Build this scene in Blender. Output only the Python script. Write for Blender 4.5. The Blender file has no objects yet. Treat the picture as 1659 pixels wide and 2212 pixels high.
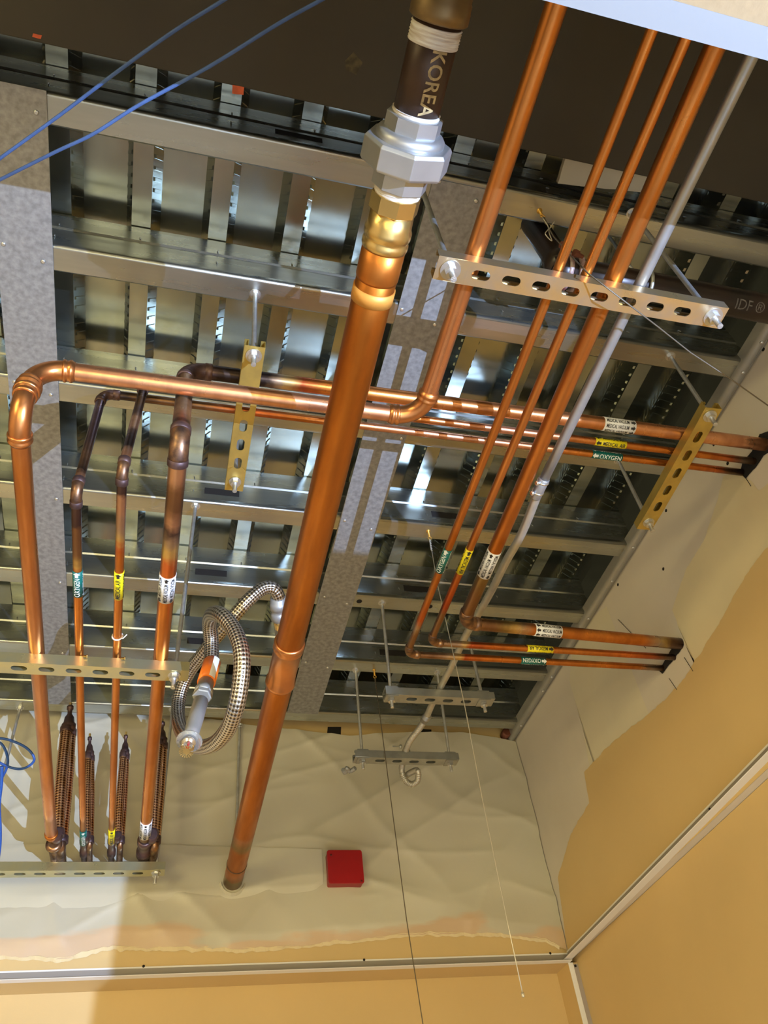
import bpy, bmesh, math, random
from mathutils import Vector, Matrix, noise
random.seed(7)
V = Vector
PI = math.pi
S = bpy.context.scene
C = S.collection

# ------------------------------------------------------------------ camera
# room axes: x to the right along the joists, y away towards the back wall, z up; the lens sits at EYE
H = 1.65                                   # lens height above the floor
EYE = V((0, 0, H))
F = 1733.36                                # focal length in pixels for a 1659 wide frame
RX = V((0.96719008, -0.23171132, -0.10417877))   # camera right
RY = V((0.09876661, 0.72074877, -0.68612417))    # camera down
RZ = V((0.23406946, 0.6533231, 0.7199864))       # camera forward
cd = bpy.data.cameras.new('camera')
cam = bpy.data.objects.new('camera', cd)
C.objects.link(cam)
cd.sensor_fit = 'HORIZONTAL'
cd.sensor_width = 36.0
cd.lens = 36.0 * F / 1659.0
cd.clip_start = 0.02
cam.matrix_world = Matrix(((RX.x, -RY.x, -RZ.x, 0), (RX.y, -RY.y, -RZ.y, 0), (RX.z, -RY.z, -RZ.z, H), (0, 0, 0, 1)))
S.camera = cam

# ------------------------------------------------------------------ world, lights, exposure
S.view_settings.view_transform = 'Standard'
S.view_settings.look = 'None'
S.view_settings.gamma = 1.0
S.view_settings.use_curve_mapping = False
S.view_settings.exposure = 0.0
w = bpy.data.worlds.new('world')
S.world = w
w.use_nodes = True
w.node_tree.nodes['Background'].inputs[0].default_value = (1.0, 0.86, 0.50, 1)
w.node_tree.nodes['Background'].inputs[1].default_value = 0.05


def area(name, loc, target, sx, sy, power, col):
    d = bpy.data.lights.new(name, 'AREA')
    d.shape = 'RECTANGLE'
    d.size, d.size_y, d.energy, d.color = sx, sy, power, col
    o = bpy.data.objects.new(name, d)
    C.objects.link(o)
    o.location = V(loc) + V((0, 0, H))
    o.rotation_euler = (V(target) - V(loc)).to_track_quat('-Z', 'Y').to_euler()
    return o


WARM = (1.0, 0.85, 0.40)
area('room_light', (-1.7, -0.9, 0.55), (1.0, 1.3, 0.45), 1.0, 0.7, 39, WARM)       # warm lamps of the room behind the lens
area('bounce_fill', (-0.3, -1.5, -1.1), (0.4, 1.5, 0.9), 2.0, 1.4, 33, WARM)    # added upward fill standing in for light bounced off the room
LX = V((1.14, -0.78, -0.38))
d = bpy.data.lights.new('work_light', 'POINT')                                     # cool white work lamp on a stand
d.energy, d.color, d.shadow_soft_size = 600, (0.42, 0.60, 1.0), 0.0025
wl = bpy.data.objects.new('work_light', d)
C.objects.link(wl)
wl.location = LX + V((0, 0, H))

# ------------------------------------------------------------------ key planes (relative to the lens)
ZG = 0.75        # ceiling grid
X0 = 1.212       # right wall
Y0 = 2.371       # back wall
ZJ = 1.473       # underside of joists
ZD = ZJ + 0.137  # underside of the deck's low flutes
AX = {'x': 0, 'y': 1, 'z': 2}


def P(u, v, ax, val):
    """where the sight line through (u, v) meets a plane of the room"""
    r = RX * ((u - 829.5) / F) + RY * ((v - 1106.0) / F) + RZ
    return r * (val / r[AX[ax]])


def PD(u, v, dep):
    return (RX * ((u - 829.5) / F) + RY * ((v - 1106.0) / F) + RZ) * dep


# ------------------------------------------------------------------ node helpers
def mat(name, col=(0.5, 0.5, 0.5), metal=0.0, rough=0.5, var=0.0, scale=8.0, bump=0.0, bscale=60.0, col2=None, rvar=0.0, stretch=None, det=4.0):
    m = bpy.data.materials.new(name)
    m.use_nodes = True
    nt = m.node_tree
    b = nt.nodes['Principled BSDF']
    b.inputs['Base Color'].default_value = (*col, 1)
    b.inputs['Metallic'].default_value = metal
    b.inputs['Roughness'].default_value = rough
    tc = nt.nodes.new('ShaderNodeTexCoord')
    src = tc.outputs['Object']
    if stretch:
        mp = nt.nodes.new('ShaderNodeMapping')
        mp.inputs['Scale'].default_value = stretch
        nt.links.new(src, mp.inputs[0])
        src = mp.outputs[0]
    if var or col2 or rvar:
        n = nt.nodes.new('ShaderNodeTexNoise')
        n.inputs['Scale'].default_value = scale
        n.inputs['Detail'].default_value = det
        nt.links.new(src, n.inputs['Vector'])
        r = nt.nodes.new('ShaderNodeValToRGB')
        r.color_ramp.elements[0].position = 0.35
        r.color_ramp.elements[1].position = 0.65
        c2 = col2 or tuple(c * (1 - var) for c in col)
        r.color_ramp.elements[0].color = (*c2, 1)
        r.color_ramp.elements[1].color = (*col, 1)
        nt.links.new(n.outputs['Fac'], r.inputs[0])
        nt.links.new(r.outputs[0], b.inputs['Base Color'])
        if rvar:
            mr = nt.nodes.new('ShaderNodeMapRange')
            mr.inputs['From Min'].default_value = 0.3
            mr.inputs['From Max'].default_value = 0.7
            mr.inputs['To Min'].default_value = rough + rvar
            mr.inputs['To Max'].default_value = max(0.05, rough - rvar)
            nt.links.new(n.outputs['Fac'], mr.inputs['Value'])
            nt.links.new(mr.outputs[0], b.inputs['Roughness'])
    if bump:
        n2 = nt.nodes.new('ShaderNodeTexNoise')
        n2.inputs['Scale'].default_value = bscale
        n2.inputs['Detail'].default_value = 3
        nt.links.new(src, n2.inputs['Vector'])
        bp = nt.nodes.new('ShaderNodeBump')
        bp.inputs['Strength'].default_value = bump
        bp.inputs['Distance'].default_value = 0.002
        nt.links.new(n2.outputs['Fac'], bp.inputs['Height'])
        nt.links.new(bp.outputs[0], b.inputs['Normal'])
    return m


M = {}
M['galv'] = mat('joist_galvanised', (0.54, 0.55, 0.50), 0.95, 0.29, var=0.18, scale=5, rvar=0.07, stretch=(0.7, 6, 6), bump=0.05, bscale=20)
M['deck'] = mat('deck_galvanised', (0.40, 0.425, 0.38), 0.97, 0.20, var=0.25, scale=7, rvar=0.07, bump=0.06, bscale=14)
M['strap'] = mat('strap_galvanised', (0.34, 0.325, 0.30), 0.3, 0.5, var=0.32, scale=85, rvar=0.08, bump=0.15, bscale=150)
M['rod'] = mat('zinc_rod', (0.68, 0.68, 0.66), 0.85, 0.38, var=0.2, scale=60, bump=0.5, bscale=500)
M['nut'] = mat('zinc_nut', (0.74, 0.74, 0.72), 0.9, 0.3, var=0.15, scale=50)
M['gold'] = mat('gold_zinc_strut', (0.74, 0.54, 0.25), 0.88, 0.32, scale=22, col2=(0.60, 0.48, 0.32), rvar=0.05)
M['gold2'] = mat('yellow_zinc_strut', (0.66, 0.48, 0.12), 0.75, 0.42, scale=22, col2=(0.50, 0.36, 0.10), rvar=0.05)
M['gold3'] = mat('pale_gold_strut', (0.60, 0.54, 0.29), 0.85, 0.32, scale=16, col2=(0.48, 0.48, 0.34), rvar=0.05)
M['strut'] = mat('grey_strut', (0.42, 0.42, 0.37), 0.7, 0.42, var=0.2, scale=30)
M['emt'] = mat('conduit_steel', (0.44, 0.44, 0.43), 0.8, 0.44, var=0.12, scale=30)
M['cu'] = mat('copper_plain', (0.54, 0.18, 0.03), 0.86, 0.36, var=0.22, scale=24, rvar=0.06, bump=0.05, bscale=60)
M['cu_fit'] = mat('copper_fitting', (0.70, 0.29, 0.10), 0.93, 0.28, var=0.15, scale=18)
M['oxid'] = mat('copper_oxidised', (0.15, 0.085, 0.07), 0.6, 0.42, scale=45, col2=(0.07, 0.04, 0.04), rvar=0.1)
M['braze'] = mat('copper_brazed', (0.40, 0.22, 0.11), 0.85, 0.35, scale=55, col2=(0.12, 0.07, 0.05), rvar=0.1)
M['brass'] = mat('brass', (0.75, 0.53, 0.20), 0.95, 0.27, var=0.15, scale=30)
M['brass_dk'] = mat('bronze_reducer', (0.24, 0.16, 0.07), 0.7, 0.42, var=0.2, scale=20)
M['zincwhite'] = mat('bright_steel_union', (0.48, 0.48, 0.47), 0.85, 0.42, var=0.12, scale=20)
M['nipple'] = mat('black_steel_nipple', (0.045, 0.022, 0.012), 0.3, 0.42, var=0.3, scale=10)
M['ptfe'] = mat('white_sealing_tape', (0.74, 0.70, 0.62), 0, 0.5, col2=(0.50, 0.40, 0.30), scale=30, stretch=(1, 12, 1), bump=0.5, bscale=60)
M['blackpipe'] = mat('black_pipe', (0.018, 0.014, 0.012), 0.2, 0.35, scale=12, col2=(0.035, 0.018, 0.012))
M['beam'] = mat('primed_steel_beam', (0.036, 0.028, 0.013), 0.0, 0.7, scale=3.5, col2=(0.026, 0.019, 0.009), bump=0.08, bscale=25)
M['tan'] = mat('tan_paint', (0.65, 0.46, 0.205), 0, 0.55, var=0.05, scale=4, bump=0.06, bscale=180)
M['board'] = mat('bare_gypsum_board', (0.69, 0.62, 0.52), 0, 0.75, var=0.09, scale=3.5)
M['mud'] = mat('joint_compound', (0.72, 0.62, 0.40), 0, 0.7, var=0.06, scale=6)
M['mud2'] = mat('sanded_joint_compound', (0.69, 0.62, 0.46), 0, 0.7, var=0.05, scale=6)
M['white'] = mat('white_painted_steel', (0.82, 0.80, 0.77), 0, 0.42, var=0.03, scale=10)
M['dark'] = mat('dark_void', (0.012, 0.009, 0.007), 0, 0.9)
M['rust'] = mat('rust_brown_pipe', (0.17, 0.05, 0.025), 0.2, 0.6, var=0.3, scale=30)
M['floor'] = mat('vinyl_floor', (0.50, 0.46, 0.38), 0, 0.5, var=0.05, scale=3)
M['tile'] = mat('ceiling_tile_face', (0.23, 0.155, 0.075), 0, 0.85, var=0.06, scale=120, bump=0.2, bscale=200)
M['blue'] = mat('blue_cable_jacket', (0.02, 0.09, 0.36), 0, 0.4, var=0.1, scale=30)
M['cord'] = mat('blue_cord', (0.045, 0.095, 0.24), 0, 0.6, var=0.2, scale=60)
M['red'] = mat('red_alarm_box', (0.34, 0.006, 0.008), 0, 0.35, var=0.12, scale=9)
M['wire'] = mat('tie_wire', (0.16, 0.13, 0.09), 0.5, 0.5)
M['wire_lt'] = mat('bright_tie_wire', (0.62, 0.58, 0.48), 0.6, 0.4)
M['amber'] = mat('amber_eye_lag', (0.62, 0.34, 0.06), 0.6, 0.4)
M['orange'] = mat('orange_sticker', (0.85, 0.20, 0.02), 0, 0.4)
M['paper'] = mat('white_sticker', (0.86, 0.86, 0.84), 0, 0.45)
M['green'] = mat('green_label', (0.0, 0.13, 0.11), 0, 0.4)
M['yellow'] = mat('yellow_label', (0.88, 0.74, 0.01), 0, 0.4)
M['ink'] = mat('black_print', (0.02, 0.018, 0.018), 0, 0.5)
M['wink'] = mat('white_print', (0.80, 0.86, 0.82), 0, 0.5)
M['stencil'] = mat('faded_stencil', (0.40, 0.28, 0.12), 0, 0.6, var=0.5, scale=120)
M['stencil2'] = mat('grey_stencil', (0.18, 0.16, 0.14), 0, 0.6, var=0.5, scale=90)
M['zip'] = mat('cream_zip_tie', (0.80, 0.72, 0.62), 0, 0.4)
M['flexmetal'] = mat('flexible_conduit', (0.55, 0.52, 0.44), 0.7, 0.42, var=0.15, scale=40)
M['greypipe'] = mat('grey_reducer', (0.42, 0.42, 0.40), 0.55, 0.45, var=0.12, scale=25)
M['clear'] = mat('clear_plastic_cap', (0.95, 0.96, 0.95), 0, 0.08)
M['clear'].node_tree.nodes['Principled BSDF'].inputs['Transmission Weight'].default_value = 0.92
M['chrome'] = mat('chrome_sprinkler', (0.80, 0.80, 0.78), 0.95, 0.18)
M['redbulb'] = mat('red_glass_bulb', (0.45, 0.02, 0.01), 0, 0.15)
M['paintorange'] = mat('orange_paint_mark', (0.55, 0.09, 0.02), 0, 0.7, var=0.3, scale=80)
M['chalk'] = mat('yellow_chalk_mark', (0.085, 0.065, 0.03), 0, 0.9, col2=(0.036, 0.028, 0.013), scale=90)
M['cream'] = mat('cream_board', (0.55, 0.50, 0.36), 0, 0.7, var=0.12, scale=10)
M['sticker'] = mat('maroon_sticker', (0.20, 0.05, 0.05), 0, 0.4, col2=(0.5, 0.4, 0.35), scale=60)


def braid_mat(name, light, darkc, tint, s_scale, turns):
    """woven metal: two crossing helical waves in the tube's own (length, angle) coordinates"""
    m = bpy.data.materials.new(name)
    m.use_nodes = True
    nt = m.node_tree
    b = nt.nodes['Principled BSDF']
    b.inputs['Metallic'].default_value = 0.95
    b.inputs['Roughness'].default_value = 0.27
    at = nt.nodes.new('ShaderNodeAttribute')
    at.attribute_name = 'len'
    aa = nt.nodes.new('ShaderNodeAttribute')
    aa.attribute_name = 'ang'

    def mth(op, x, y=None):
        n = nt.nodes.new('ShaderNodeMath')
        n.operation = op
        for i, q in enumerate((x, y)):
            if q is None:
                continue
            if isinstance(q, (int, float)):
                n.inputs[i].default_value = q
            else:
                nt.links.new(q, n.inputs[i])
        return n.outputs[0]
    a = mth('MULTIPLY', at.outputs['Fac'], s_scale)
    t = mth('MULTIPLY', aa.outputs['Fac'], turns)
    s1 = mth('SINE', mth('ADD', a, t))
    s2 = mth('SINE', mth('SUBTRACT', a, t))
    h = mth('MULTIPLY', mth('ADD', mth('MULTIPLY', s1, s2), 1.0), 0.5)
    r = nt.nodes.new('ShaderNodeValToRGB')
    r.color_ramp.elements[0].position = 0.22
    r.color_ramp.elements[0].color = (*darkc, 1)
    r.color_ramp.elements[1].position = 0.62
    r.color_ramp.elements[1].color = (*light, 1)
    nt.links.new(h, r.inputs[0])
    nt.links.new(r.outputs[0], b.inputs['Base Color'])
    bp = nt.nodes.new('ShaderNodeBump')
    bp.inputs['Strength'].default_value = 0.9
    bp.inputs['Distance'].default_value = 0.0012
    nt.links.new(h, bp.inputs['Height'])
    nt.links.new(bp.outputs[0], b.inputs['Normal'])
    return m


M['braid'] = braid_mat('stainless_braid', (0.68, 0.65, 0.58), (0.10, 0.075, 0.05), None, 460, 7)
M['cubraid'] = braid_mat('copper_braid', (0.86, 0.48, 0.25), (0.16, 0.05, 0.02), None, 420, 5)

TONE = {'cu': (0.64, 0.245, 0.060), 'warm': (0.60, 0.20, 0.035), 'deep': (0.46, 0.145, 0.018), 'deep2': (0.52, 0.175, 0.028), 'dull': (0.55, 0.26, 0.13), 'red': (0.46, 0.09, 0.03), 'hot': (0.62, 0.15, 0.04),
        'gold': (0.72, 0.50, 0.17), 'tan': (0.46, 0.33, 0.22), 'brown': (0.26, 0.14, 0.07), 'dark': (0.10, 0.06, 0.055),
        'purple': (0.13, 0.08, 0.085), 'black': (0.05, 0.035, 0.03), 'patch': (0.60, 0.34, 0.20), 'grey': (0.34, 0.29, 0.23), 'olive': (0.30, 0.21, 0.08), 'pink': (0.78, 0.38, 0.20)}


def cu_mat(name, stops, rough=0.30):
    """copper whose tone follows the torch marks along the run: stops = [(0..1 along the run, tone)]"""
    m = bpy.data.materials.new(name)
    m.use_nodes = True
    nt = m.node_tree
    b = nt.nodes['Principled BSDF']
    b.inputs['Metallic'].default_value = 0.92
    at = nt.nodes.new('ShaderNodeAttribute')
    at.attribute_name = 's'
    tc = nt.nodes.new('ShaderNodeTexCoord')
    n = nt.nodes.new('ShaderNodeTexNoise')
    n.inputs['Scale'].default_value = 55
    n.inputs['Detail'].default_value = 3
    nt.links.new(tc.outputs['Object'], n.inputs['Vector'])
    ma = nt.nodes.new('ShaderNodeMath')
    ma.operation = 'MULTIPLY_ADD'
    ma.inputs[1].default_value = 0.012
    nt.links.new(n.outputs['Fac'], ma.inputs[0])
    sb = nt.nodes.new('ShaderNodeMath')
    sb.operation = 'SUBTRACT'
    sb.inputs[1].default_value = 0.006
    nt.links.new(at.outputs['Fac'], sb.inputs[0])
    nt.links.new(sb.outputs[0], ma.inputs[2])
    r = nt.nodes.new('ShaderNodeValToRGB')
    stops = sorted(stops)[:31]
    el = r.color_ramp.elements
    el[0].position, el[0].color = max(0, stops[0][0]), (*TONE[stops[0][1]], 1)
    el[1].position, el[1].color = 1.0, (*TONE[stops[-1][1]], 1)
    for p, t in stops[1:-1]:
        e = el.new(min(0.9999, max(0.0, p)))
        e.color = (*TONE[t], 1)
    nt.links.new(ma.outputs[0], r.inputs[0])
    n2 = nt.nodes.new('ShaderNodeTexNoise')
    n2.inputs['Scale'].default_value = 9
    n2.inputs['Detail'].default_value = 5
    mpp = nt.nodes.new('ShaderNodeMapping')
    mpp.inputs['Scale'].default_value = (4, 0.7, 4)
    nt.links.new(tc.outputs['Object'], mpp.inputs[0])
    nt.links.new(mpp.outputs[0], n2.inputs['Vector'])
    r2 = nt.nodes.new('ShaderNodeValToRGB')
    r2.color_ramp.elements[0].position, r2.color_ramp.elements[0].color = 0.32, (0.62, 0.54, 0.50, 1)
    r2.color_ramp.elements[1].position, r2.color_ramp.elements[1].color = 0.60, (1, 1, 1, 1)
    nt.links.new(n2.outputs['Fac'], r2.inputs[0])
    mx = nt.nodes.new('ShaderNodeMix')
    mx.data_type = 'RGBA'
    mx.blend_type = 'MULTIPLY'
    mx.inputs['Factor'].default_value = 0.75
    nt.links.new(r.outputs[0], mx.inputs['A'])
    nt.links.new(r2.outputs[0], mx.inputs['B'])
    nt.links.new(mx.outputs['Result'], b.inputs['Base Color'])
    mr = nt.nodes.new('ShaderNodeMapRange')
    mr.inputs['From Min'].default_value, mr.inputs['From Max'].default_value = 0.3, 0.7
    mr.inputs['To Min'].default_value, mr.inputs['To Max'].default_value = rough + 0.1, rough - 0.05
    nt.links.new(n2.outputs['Fac'], mr.inputs['Value'])
    nt.links.new(mr.outputs[0], b.inputs['Roughness'])
    return m


# ------------------------------------------------------------------ mesh helpers
def NB():
    bm = bmesh.new()
    for k in ('s', 'len', 'ang'):
        bm.verts.layers.float.new(k)
    return bm


def frame(d):
    d = d.normalized()
    a = V((0, 0, 1)) if abs(d.z) < 0.9 else V((0, 1, 0))
    x = a.cross(d).normalized()
    return x, d.cross(x).normalized()


def box(bm, a, b):
    a, b = V(a), V(b)
    lo = V((min(a.x, b.x), min(a.y, b.y), min(a.z, b.z)))
    hi = V((max(a.x, b.x), max(a.y, b.y), max(a.z, b.z)))
    vs = [bm.verts.new((x, y, z)) for x in (lo.x, hi.x) for y in (lo.y, hi.y) for z in (lo.z, hi.z)]
    for f in ((0, 1, 3, 2), (4, 6, 7, 5), (0, 4, 5, 1), (2, 3, 7, 6), (0, 2, 6, 4), (1, 5, 7, 3)):
        bm.faces.new([vs[i] for i in f])


def fillet(pts, rad, n=10):
    """round the corners of a polyline"""
    pts = [V(p) for p in pts]
    if not isinstance(rad, (list, tuple)):
        rad = [rad] * len(pts)
    out = [pts[0]]
    for i in range(1, len(pts) - 1):
        p, a, b = pts[i], (pts[i - 1] - pts[i]), (pts[i + 1] - pts[i])
        la, lb = a.length, b.length
        a, b = a / la, b / lb
        ang = a.angle(b)
        if ang > PI - 0.02 or rad[i] <= 0:
            out.append(p)
            continue
        t = min(rad[i] / math.tan(ang / 2), la * 0.49, lb * 0.49)
        r = t * math.tan(ang / 2)
        c = p + (a + b).normalized() * (r / math.sin(ang / 2))
        s, e = p + a * t, p + b * t
        us, ue = s - c, e - c
        tot = us.angle(ue)
        for k in range(n + 1):
            f = k / n
            out.append(c + (us * math.sin((1 - f) * tot) + ue * math.sin(f * tot)) / math.sin(tot))
    out.append(pts[-1])
    return out


def smooth(pts, n=8):
    """Catmull-Rom through points"""
    pts = [V(p) for p in pts]
    q = [pts[0] * 2 - pts[1]] + pts + [pts[-1] * 2 - pts[-2]]
    out = []
    for i in range(1, len(q) - 2):
        a, b, c, e = q[i - 1], q[i], q[i + 1], q[i + 2]
        for k in range(n):
            t = k / n
            out.append(0.5 * ((2 * b) + (c - a) * t + (2 * a - 5 * b + 4 * c - e) * t * t + (3 * b - a - 3 * c + e) * t ** 3))
    out.append(pts[-1])
    return out


def plen(pts):
    return sum((pts[i + 1] - pts[i]).length for i in range(len(pts) - 1))


def sweep(bm, pts, r, seg=24, cap=True, step=0.12, s0=0.0, s1=1.0):
    """tube along a path; r a number or a function of the length run"""
    q = [V(pts[0])]
    for i in range(1, len(pts)):
        a, b = V(pts[i - 1]), V(pts[i])
        k = max(1, int((b - a).length / step))
        for j in range(1, k + 1):
            q.append(a + (b - a) * j / k)
    tot = plen(q)
    ls, la, lg = bm.verts.layers.float['s'], bm.verts.layers.float['len'], bm.verts.layers.float['ang']
    d0 = (q[1] - q[0]).normalized()
    x, y = frame(d0)
    rings, L = [], 0.0
    for i, p in enumerate(q):
        if i:
            L += (q[i] - q[i - 1]).length
        d = (q[min(i + 1, len(q) - 1)] - q[max(i - 1, 0)]).normalized()
        x = (x - d * x.dot(d)).normalized()
        y = d.cross(x).normalized()
        rr = r(L) if callable(r) else r
        ring = []
        for k in range(seg):
            t = 2 * PI * k / seg
            v = bm.verts.new(p + (x * math.cos(t) + y * math.sin(t)) * rr)
            v[ls] = s0 + (s1 - s0) * L / tot
            v[la] = L
            v[lg] = t if k <= seg / 2 else 2 * PI - t
            ring.append(v)
        rings.append(ring)
    for a, b in zip(rings, rings[1:]):
        for k in range(seg):
            f = bm.faces.new((a[k], a[(k + 1) % seg], b[(k + 1) % seg], b[k]))
            f.smooth = True
    if cap:
        bm.faces.new(rings[0][::-1])
        bm.faces.new(rings[-1])


def lathe(bm, o, d, prof, seg=28, smooth_=True, sides=None):
    """profile [(t, r)] turned about the line from o along d; sides=6 for a hex"""
    o, d = V(o), V(d).normalized()
    x, y = frame(d)
    n = sides or seg
    rings = []
    for t, r in prof:
        rings.append([bm.verts.new(o + d * t + (x * math.cos(2 * PI * k / n) + y * math.sin(2 * PI * k / n)) * max(r, 1e-5)) for k in range(n)])
    for a, b in zip(rings, rings[1:]):
        for k in range(n):
            f = bm.faces.new((a[k], a[(k + 1) % n], b[(k + 1) % n], b[k]))
            f.smooth = smooth_ and not sides
    bm.faces.new(rings[0][::-1])
    bm.faces.new(rings[-1])


def poly(bm, pts, thick=None):
    vs = [bm.verts.new(p) for p in pts]
    f = bm.faces.new(vs)
    if thick is not None:
        r = bmesh.ops.extrude_face_region(bm, geom=[f])
        bmesh.ops.translate(bm, vec=thick, verts=[g for g in r['geom'] if isinstance(g, bmesh.types.BMVert)])
    return f


def cell_hole(bm, c, ux, uy, w, h, hw, hh, n=28):
    """rectangle w x h centred at c with a round-ended slot hw x hh cut in it"""
    def hit(t):
        dx, dy = math.cos(t), math.sin(t)
        k = min(w / 2 / abs(dx) if abs(dx) > 1e-9 else 9e9, h / 2 / abs(dy) if abs(dy) > 1e-9 else 9e9)
        return dx * k, dy * k

    def slot(t):
        # stadium: radius hh/2, half straight s
        rr, s = hh / 2, (hw - hh) / 2
        dx, dy = math.cos(t), math.sin(t)
        if abs(dy) > 1e-9:
            k = rr / abs(dy)
            if abs(dx * k) <= s:
                return dx * k, dy * k
        # circle at (sign*s, 0)
        sx = s if dx > 0 else -s
        bq = dx * sx
        k = bq + math.sqrt(max(0, bq * bq - (s * s - rr * rr)))
        return dx * k, dy * k
    ct = math.atan2(h, w)
    ts = sorted(set([2 * PI * k / n for k in range(n)] + [ct, PI - ct, PI + ct, 2 * PI - ct]))
    o = [bm.verts.new(c + ux * hit(t)[0] + uy * hit(t)[1]) for t in ts]
    i_ = [bm.verts.new(c + ux * slot(t)[0] + uy * slot(t)[1]) for t in ts]
    m = len(ts)
    for k in range(m):
        bm.faces.new((o[k], o[(k + 1) % m], i_[(k + 1) % m], i_[k]))


def channel(bm, a, b, up, width, height, slots, sw=0.029, sh=0.0145, lip=0.008, skip_side=False):
    """slotted channel from a to b (centre line of its slotted face); slots = distances of slot centres"""
    a, b = V(a), V(b)
    d = (b - a)
    L = d.length
    d = d / L
    up = V(up).normalized()
    sd = d.cross(up).normalized()
    cuts, pos = [], 0.0
    for s in slots:
        lo, hi = s - 0.022, s + 0.022
        if lo < 0.001 or hi > L - 0.001:
            continue
        if lo > pos:
            cuts.append((pos, lo, None))
        cuts.append((max(lo, pos), hi, s))
        pos = hi
    if pos < L:
        cuts.append((pos, L, None))
    for lo, hi, s in cuts:
        mid = a + d * ((lo + hi) / 2)
        if s is None:
            poly(bm, [a + d * lo - sd * width / 2, a + d * hi - sd * width / 2, a + d * hi + sd * width / 2, a + d * lo + sd * width / 2])
        else:
            cell_hole(bm, mid, d, sd, hi - lo, width, sw, sh)
    for g in (-1, 1):
        e = sd * (g * width / 2)
        c = 0.003
        rows = [e, e + up * 0.0, e + up * height, e + up * height - sd * (g * lip)]
        rows = [e, e + up * height, e + up * height - sd * (g * lip), e + up * (height - 0.005) - sd * (g * lip)]
        for p, q in zip(rows, rows[1:]):
            f = bm.faces.new([bm.verts.new(z) for z in (a + p, b + p, b + q, a + q)])
    bmesh.ops.remove_doubles(bm, verts=bm.verts, dist=0.0002)


def build(name, bm, m, parent=None, base=None, solid=0, bevel=0, weld=False):
    """link bm as ONE mesh object; coordinates are relative to the lens, the object's origin goes to base"""
    if weld:
        bmesh.ops.remove_doubles(bm, verts=bm.verts, dist=1e-5)
    bmesh.ops.recalc_face_normals(bm, faces=bm.faces)
    if base is None:
        base = parent['_b'] if parent is not None and '_b' in parent else None
    if base is None:
        zz = [v.co for v in bm.verts]
        lo = V((min(v.x for v in zz), min(v.y for v in zz), min(v.z for v in zz)))
        hi = V((max(v.x for v in zz), max(v.y for v in zz), max(v.z for v in zz)))
        base = V(((lo.x + hi.x) / 2, (lo.y + hi.y) / 2, lo.z))
    base = V(base)
    for v in bm.verts:
        v.co -= base
    me = bpy.data.meshes.new(name)
    bm.to_mesh(me)
    bm.free()
    for mm in (m if isinstance(m, (list, tuple)) else [m]):
        me.materials.append(mm if not isinstance(mm, str) else M[mm])
    o = bpy.data.objects.new(name, me)
    C.objects.link(o)
    if parent is not None:
        o.parent = parent
        o.location = base - V(parent['_b'])
    else:
        o.location = base + V((0, 0, H))
    o['_b'] = list(base)
    if solid:
        md = o.modifiers.new('solid', 'SOLIDIFY')
        md.thickness = abs(solid)
        md.offset = -1 if solid > 0 else 0
        md.use_even_offset = False
    if bevel:
        md = o.modifiers.new('bevel', 'BEVEL')
        md.width = bevel
        md.segments = 2
        md.limit_method = 'ANGLE'
    return o


def tag(o, label, cat, group=None):
    o['label'] = label
    o['category'] = cat
    if group:
        o['group'] = group
    return o


def thing(name, base, label, cat, group=None):
    o = bpy.data.objects.new(name, None)
    C.objects.link(o)
    o.empty_display_size = 0.05
    o.location = V(base) + V((0, 0, H))
    o['_b'] = list(V(base))
    return tag(o, label, cat, group)


def struct(o):
    o['kind'] = 'structure'
    return o


# ------------------------------------------------------------------ lettering
_fc = {}


def text_tris(txt, size, squeeze=1.0, bold=0.0):
    key = (txt, size, squeeze, bold)
    if key in _fc:
        return _fc[key]
    cu = bpy.data.curves.new('t', 'FONT')
    cu.body = txt
    cu.size = size
    cu.align_x = 'CENTER'
    cu.resolution_u = 3
    cu.offset = bold
    to = bpy.data.objects.new('t', cu)
    C.objects.link(to)
    dg = bpy.context.evaluated_depsgraph_get()
    me = bpy.data.meshes.new_from_object(to.evaluated_get(dg))
    vs = [(v.co.x * squeeze, v.co.y - size * 0.35) for v in me.vertices]
    fs = [tuple(p.vertices) for p in me.polygons]
    bpy.data.objects.remove(to)
    bpy.data.curves.remove(cu)
    bpy.data.meshes.remove(me)
    _fc[key] = (vs, fs)
    return _fc[key]


def wrap_shape(bm, vs, fs, c, xd, yd, n, r):
    """lay a flat shape (x along the pipe, y round it) on a cylinder of radius r whose axis passes through c"""
    t = bmesh.new()
    nv = [t.verts.new((x, y, 0)) for x, y in vs]
    for f in fs:
        try:
            t.faces.new([nv[i] for i in f])
        except ValueError:
            pass
    ys = [y for _, y in vs]
    k = math.floor(min(ys) / 0.0025)
    while k * 0.0025 < max(ys):
        bmesh.ops.bisect_plane(t, geom=t.verts[:] + t.edges[:] + t.faces[:], plane_co=(0, k * 0.0025, 0), plane_no=(0, 1, 0))
        k += 1
    t.verts.ensure_lookup_table()
    mp = {}
    for v in t.verts:
        a = v.co.y / r
        mp[v] = bm.verts.new(c + xd * v.co.x + (n * math.cos(a) + yd * math.sin(a)) * r)
    for f in t.faces:
        try:
            bm.faces.new([mp[v] for v in f.verts])
        except ValueError:
            pass
    t.free()


ARROW = ([(-0.45, -0.22), (0.05, -0.22), (0.05, -0.5), (0.55, 0.0), (0.05, 0.5), (0.05, 0.22), (-0.45, 0.22)], [(0, 1, 2, 3, 4, 5, 6)])


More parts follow.
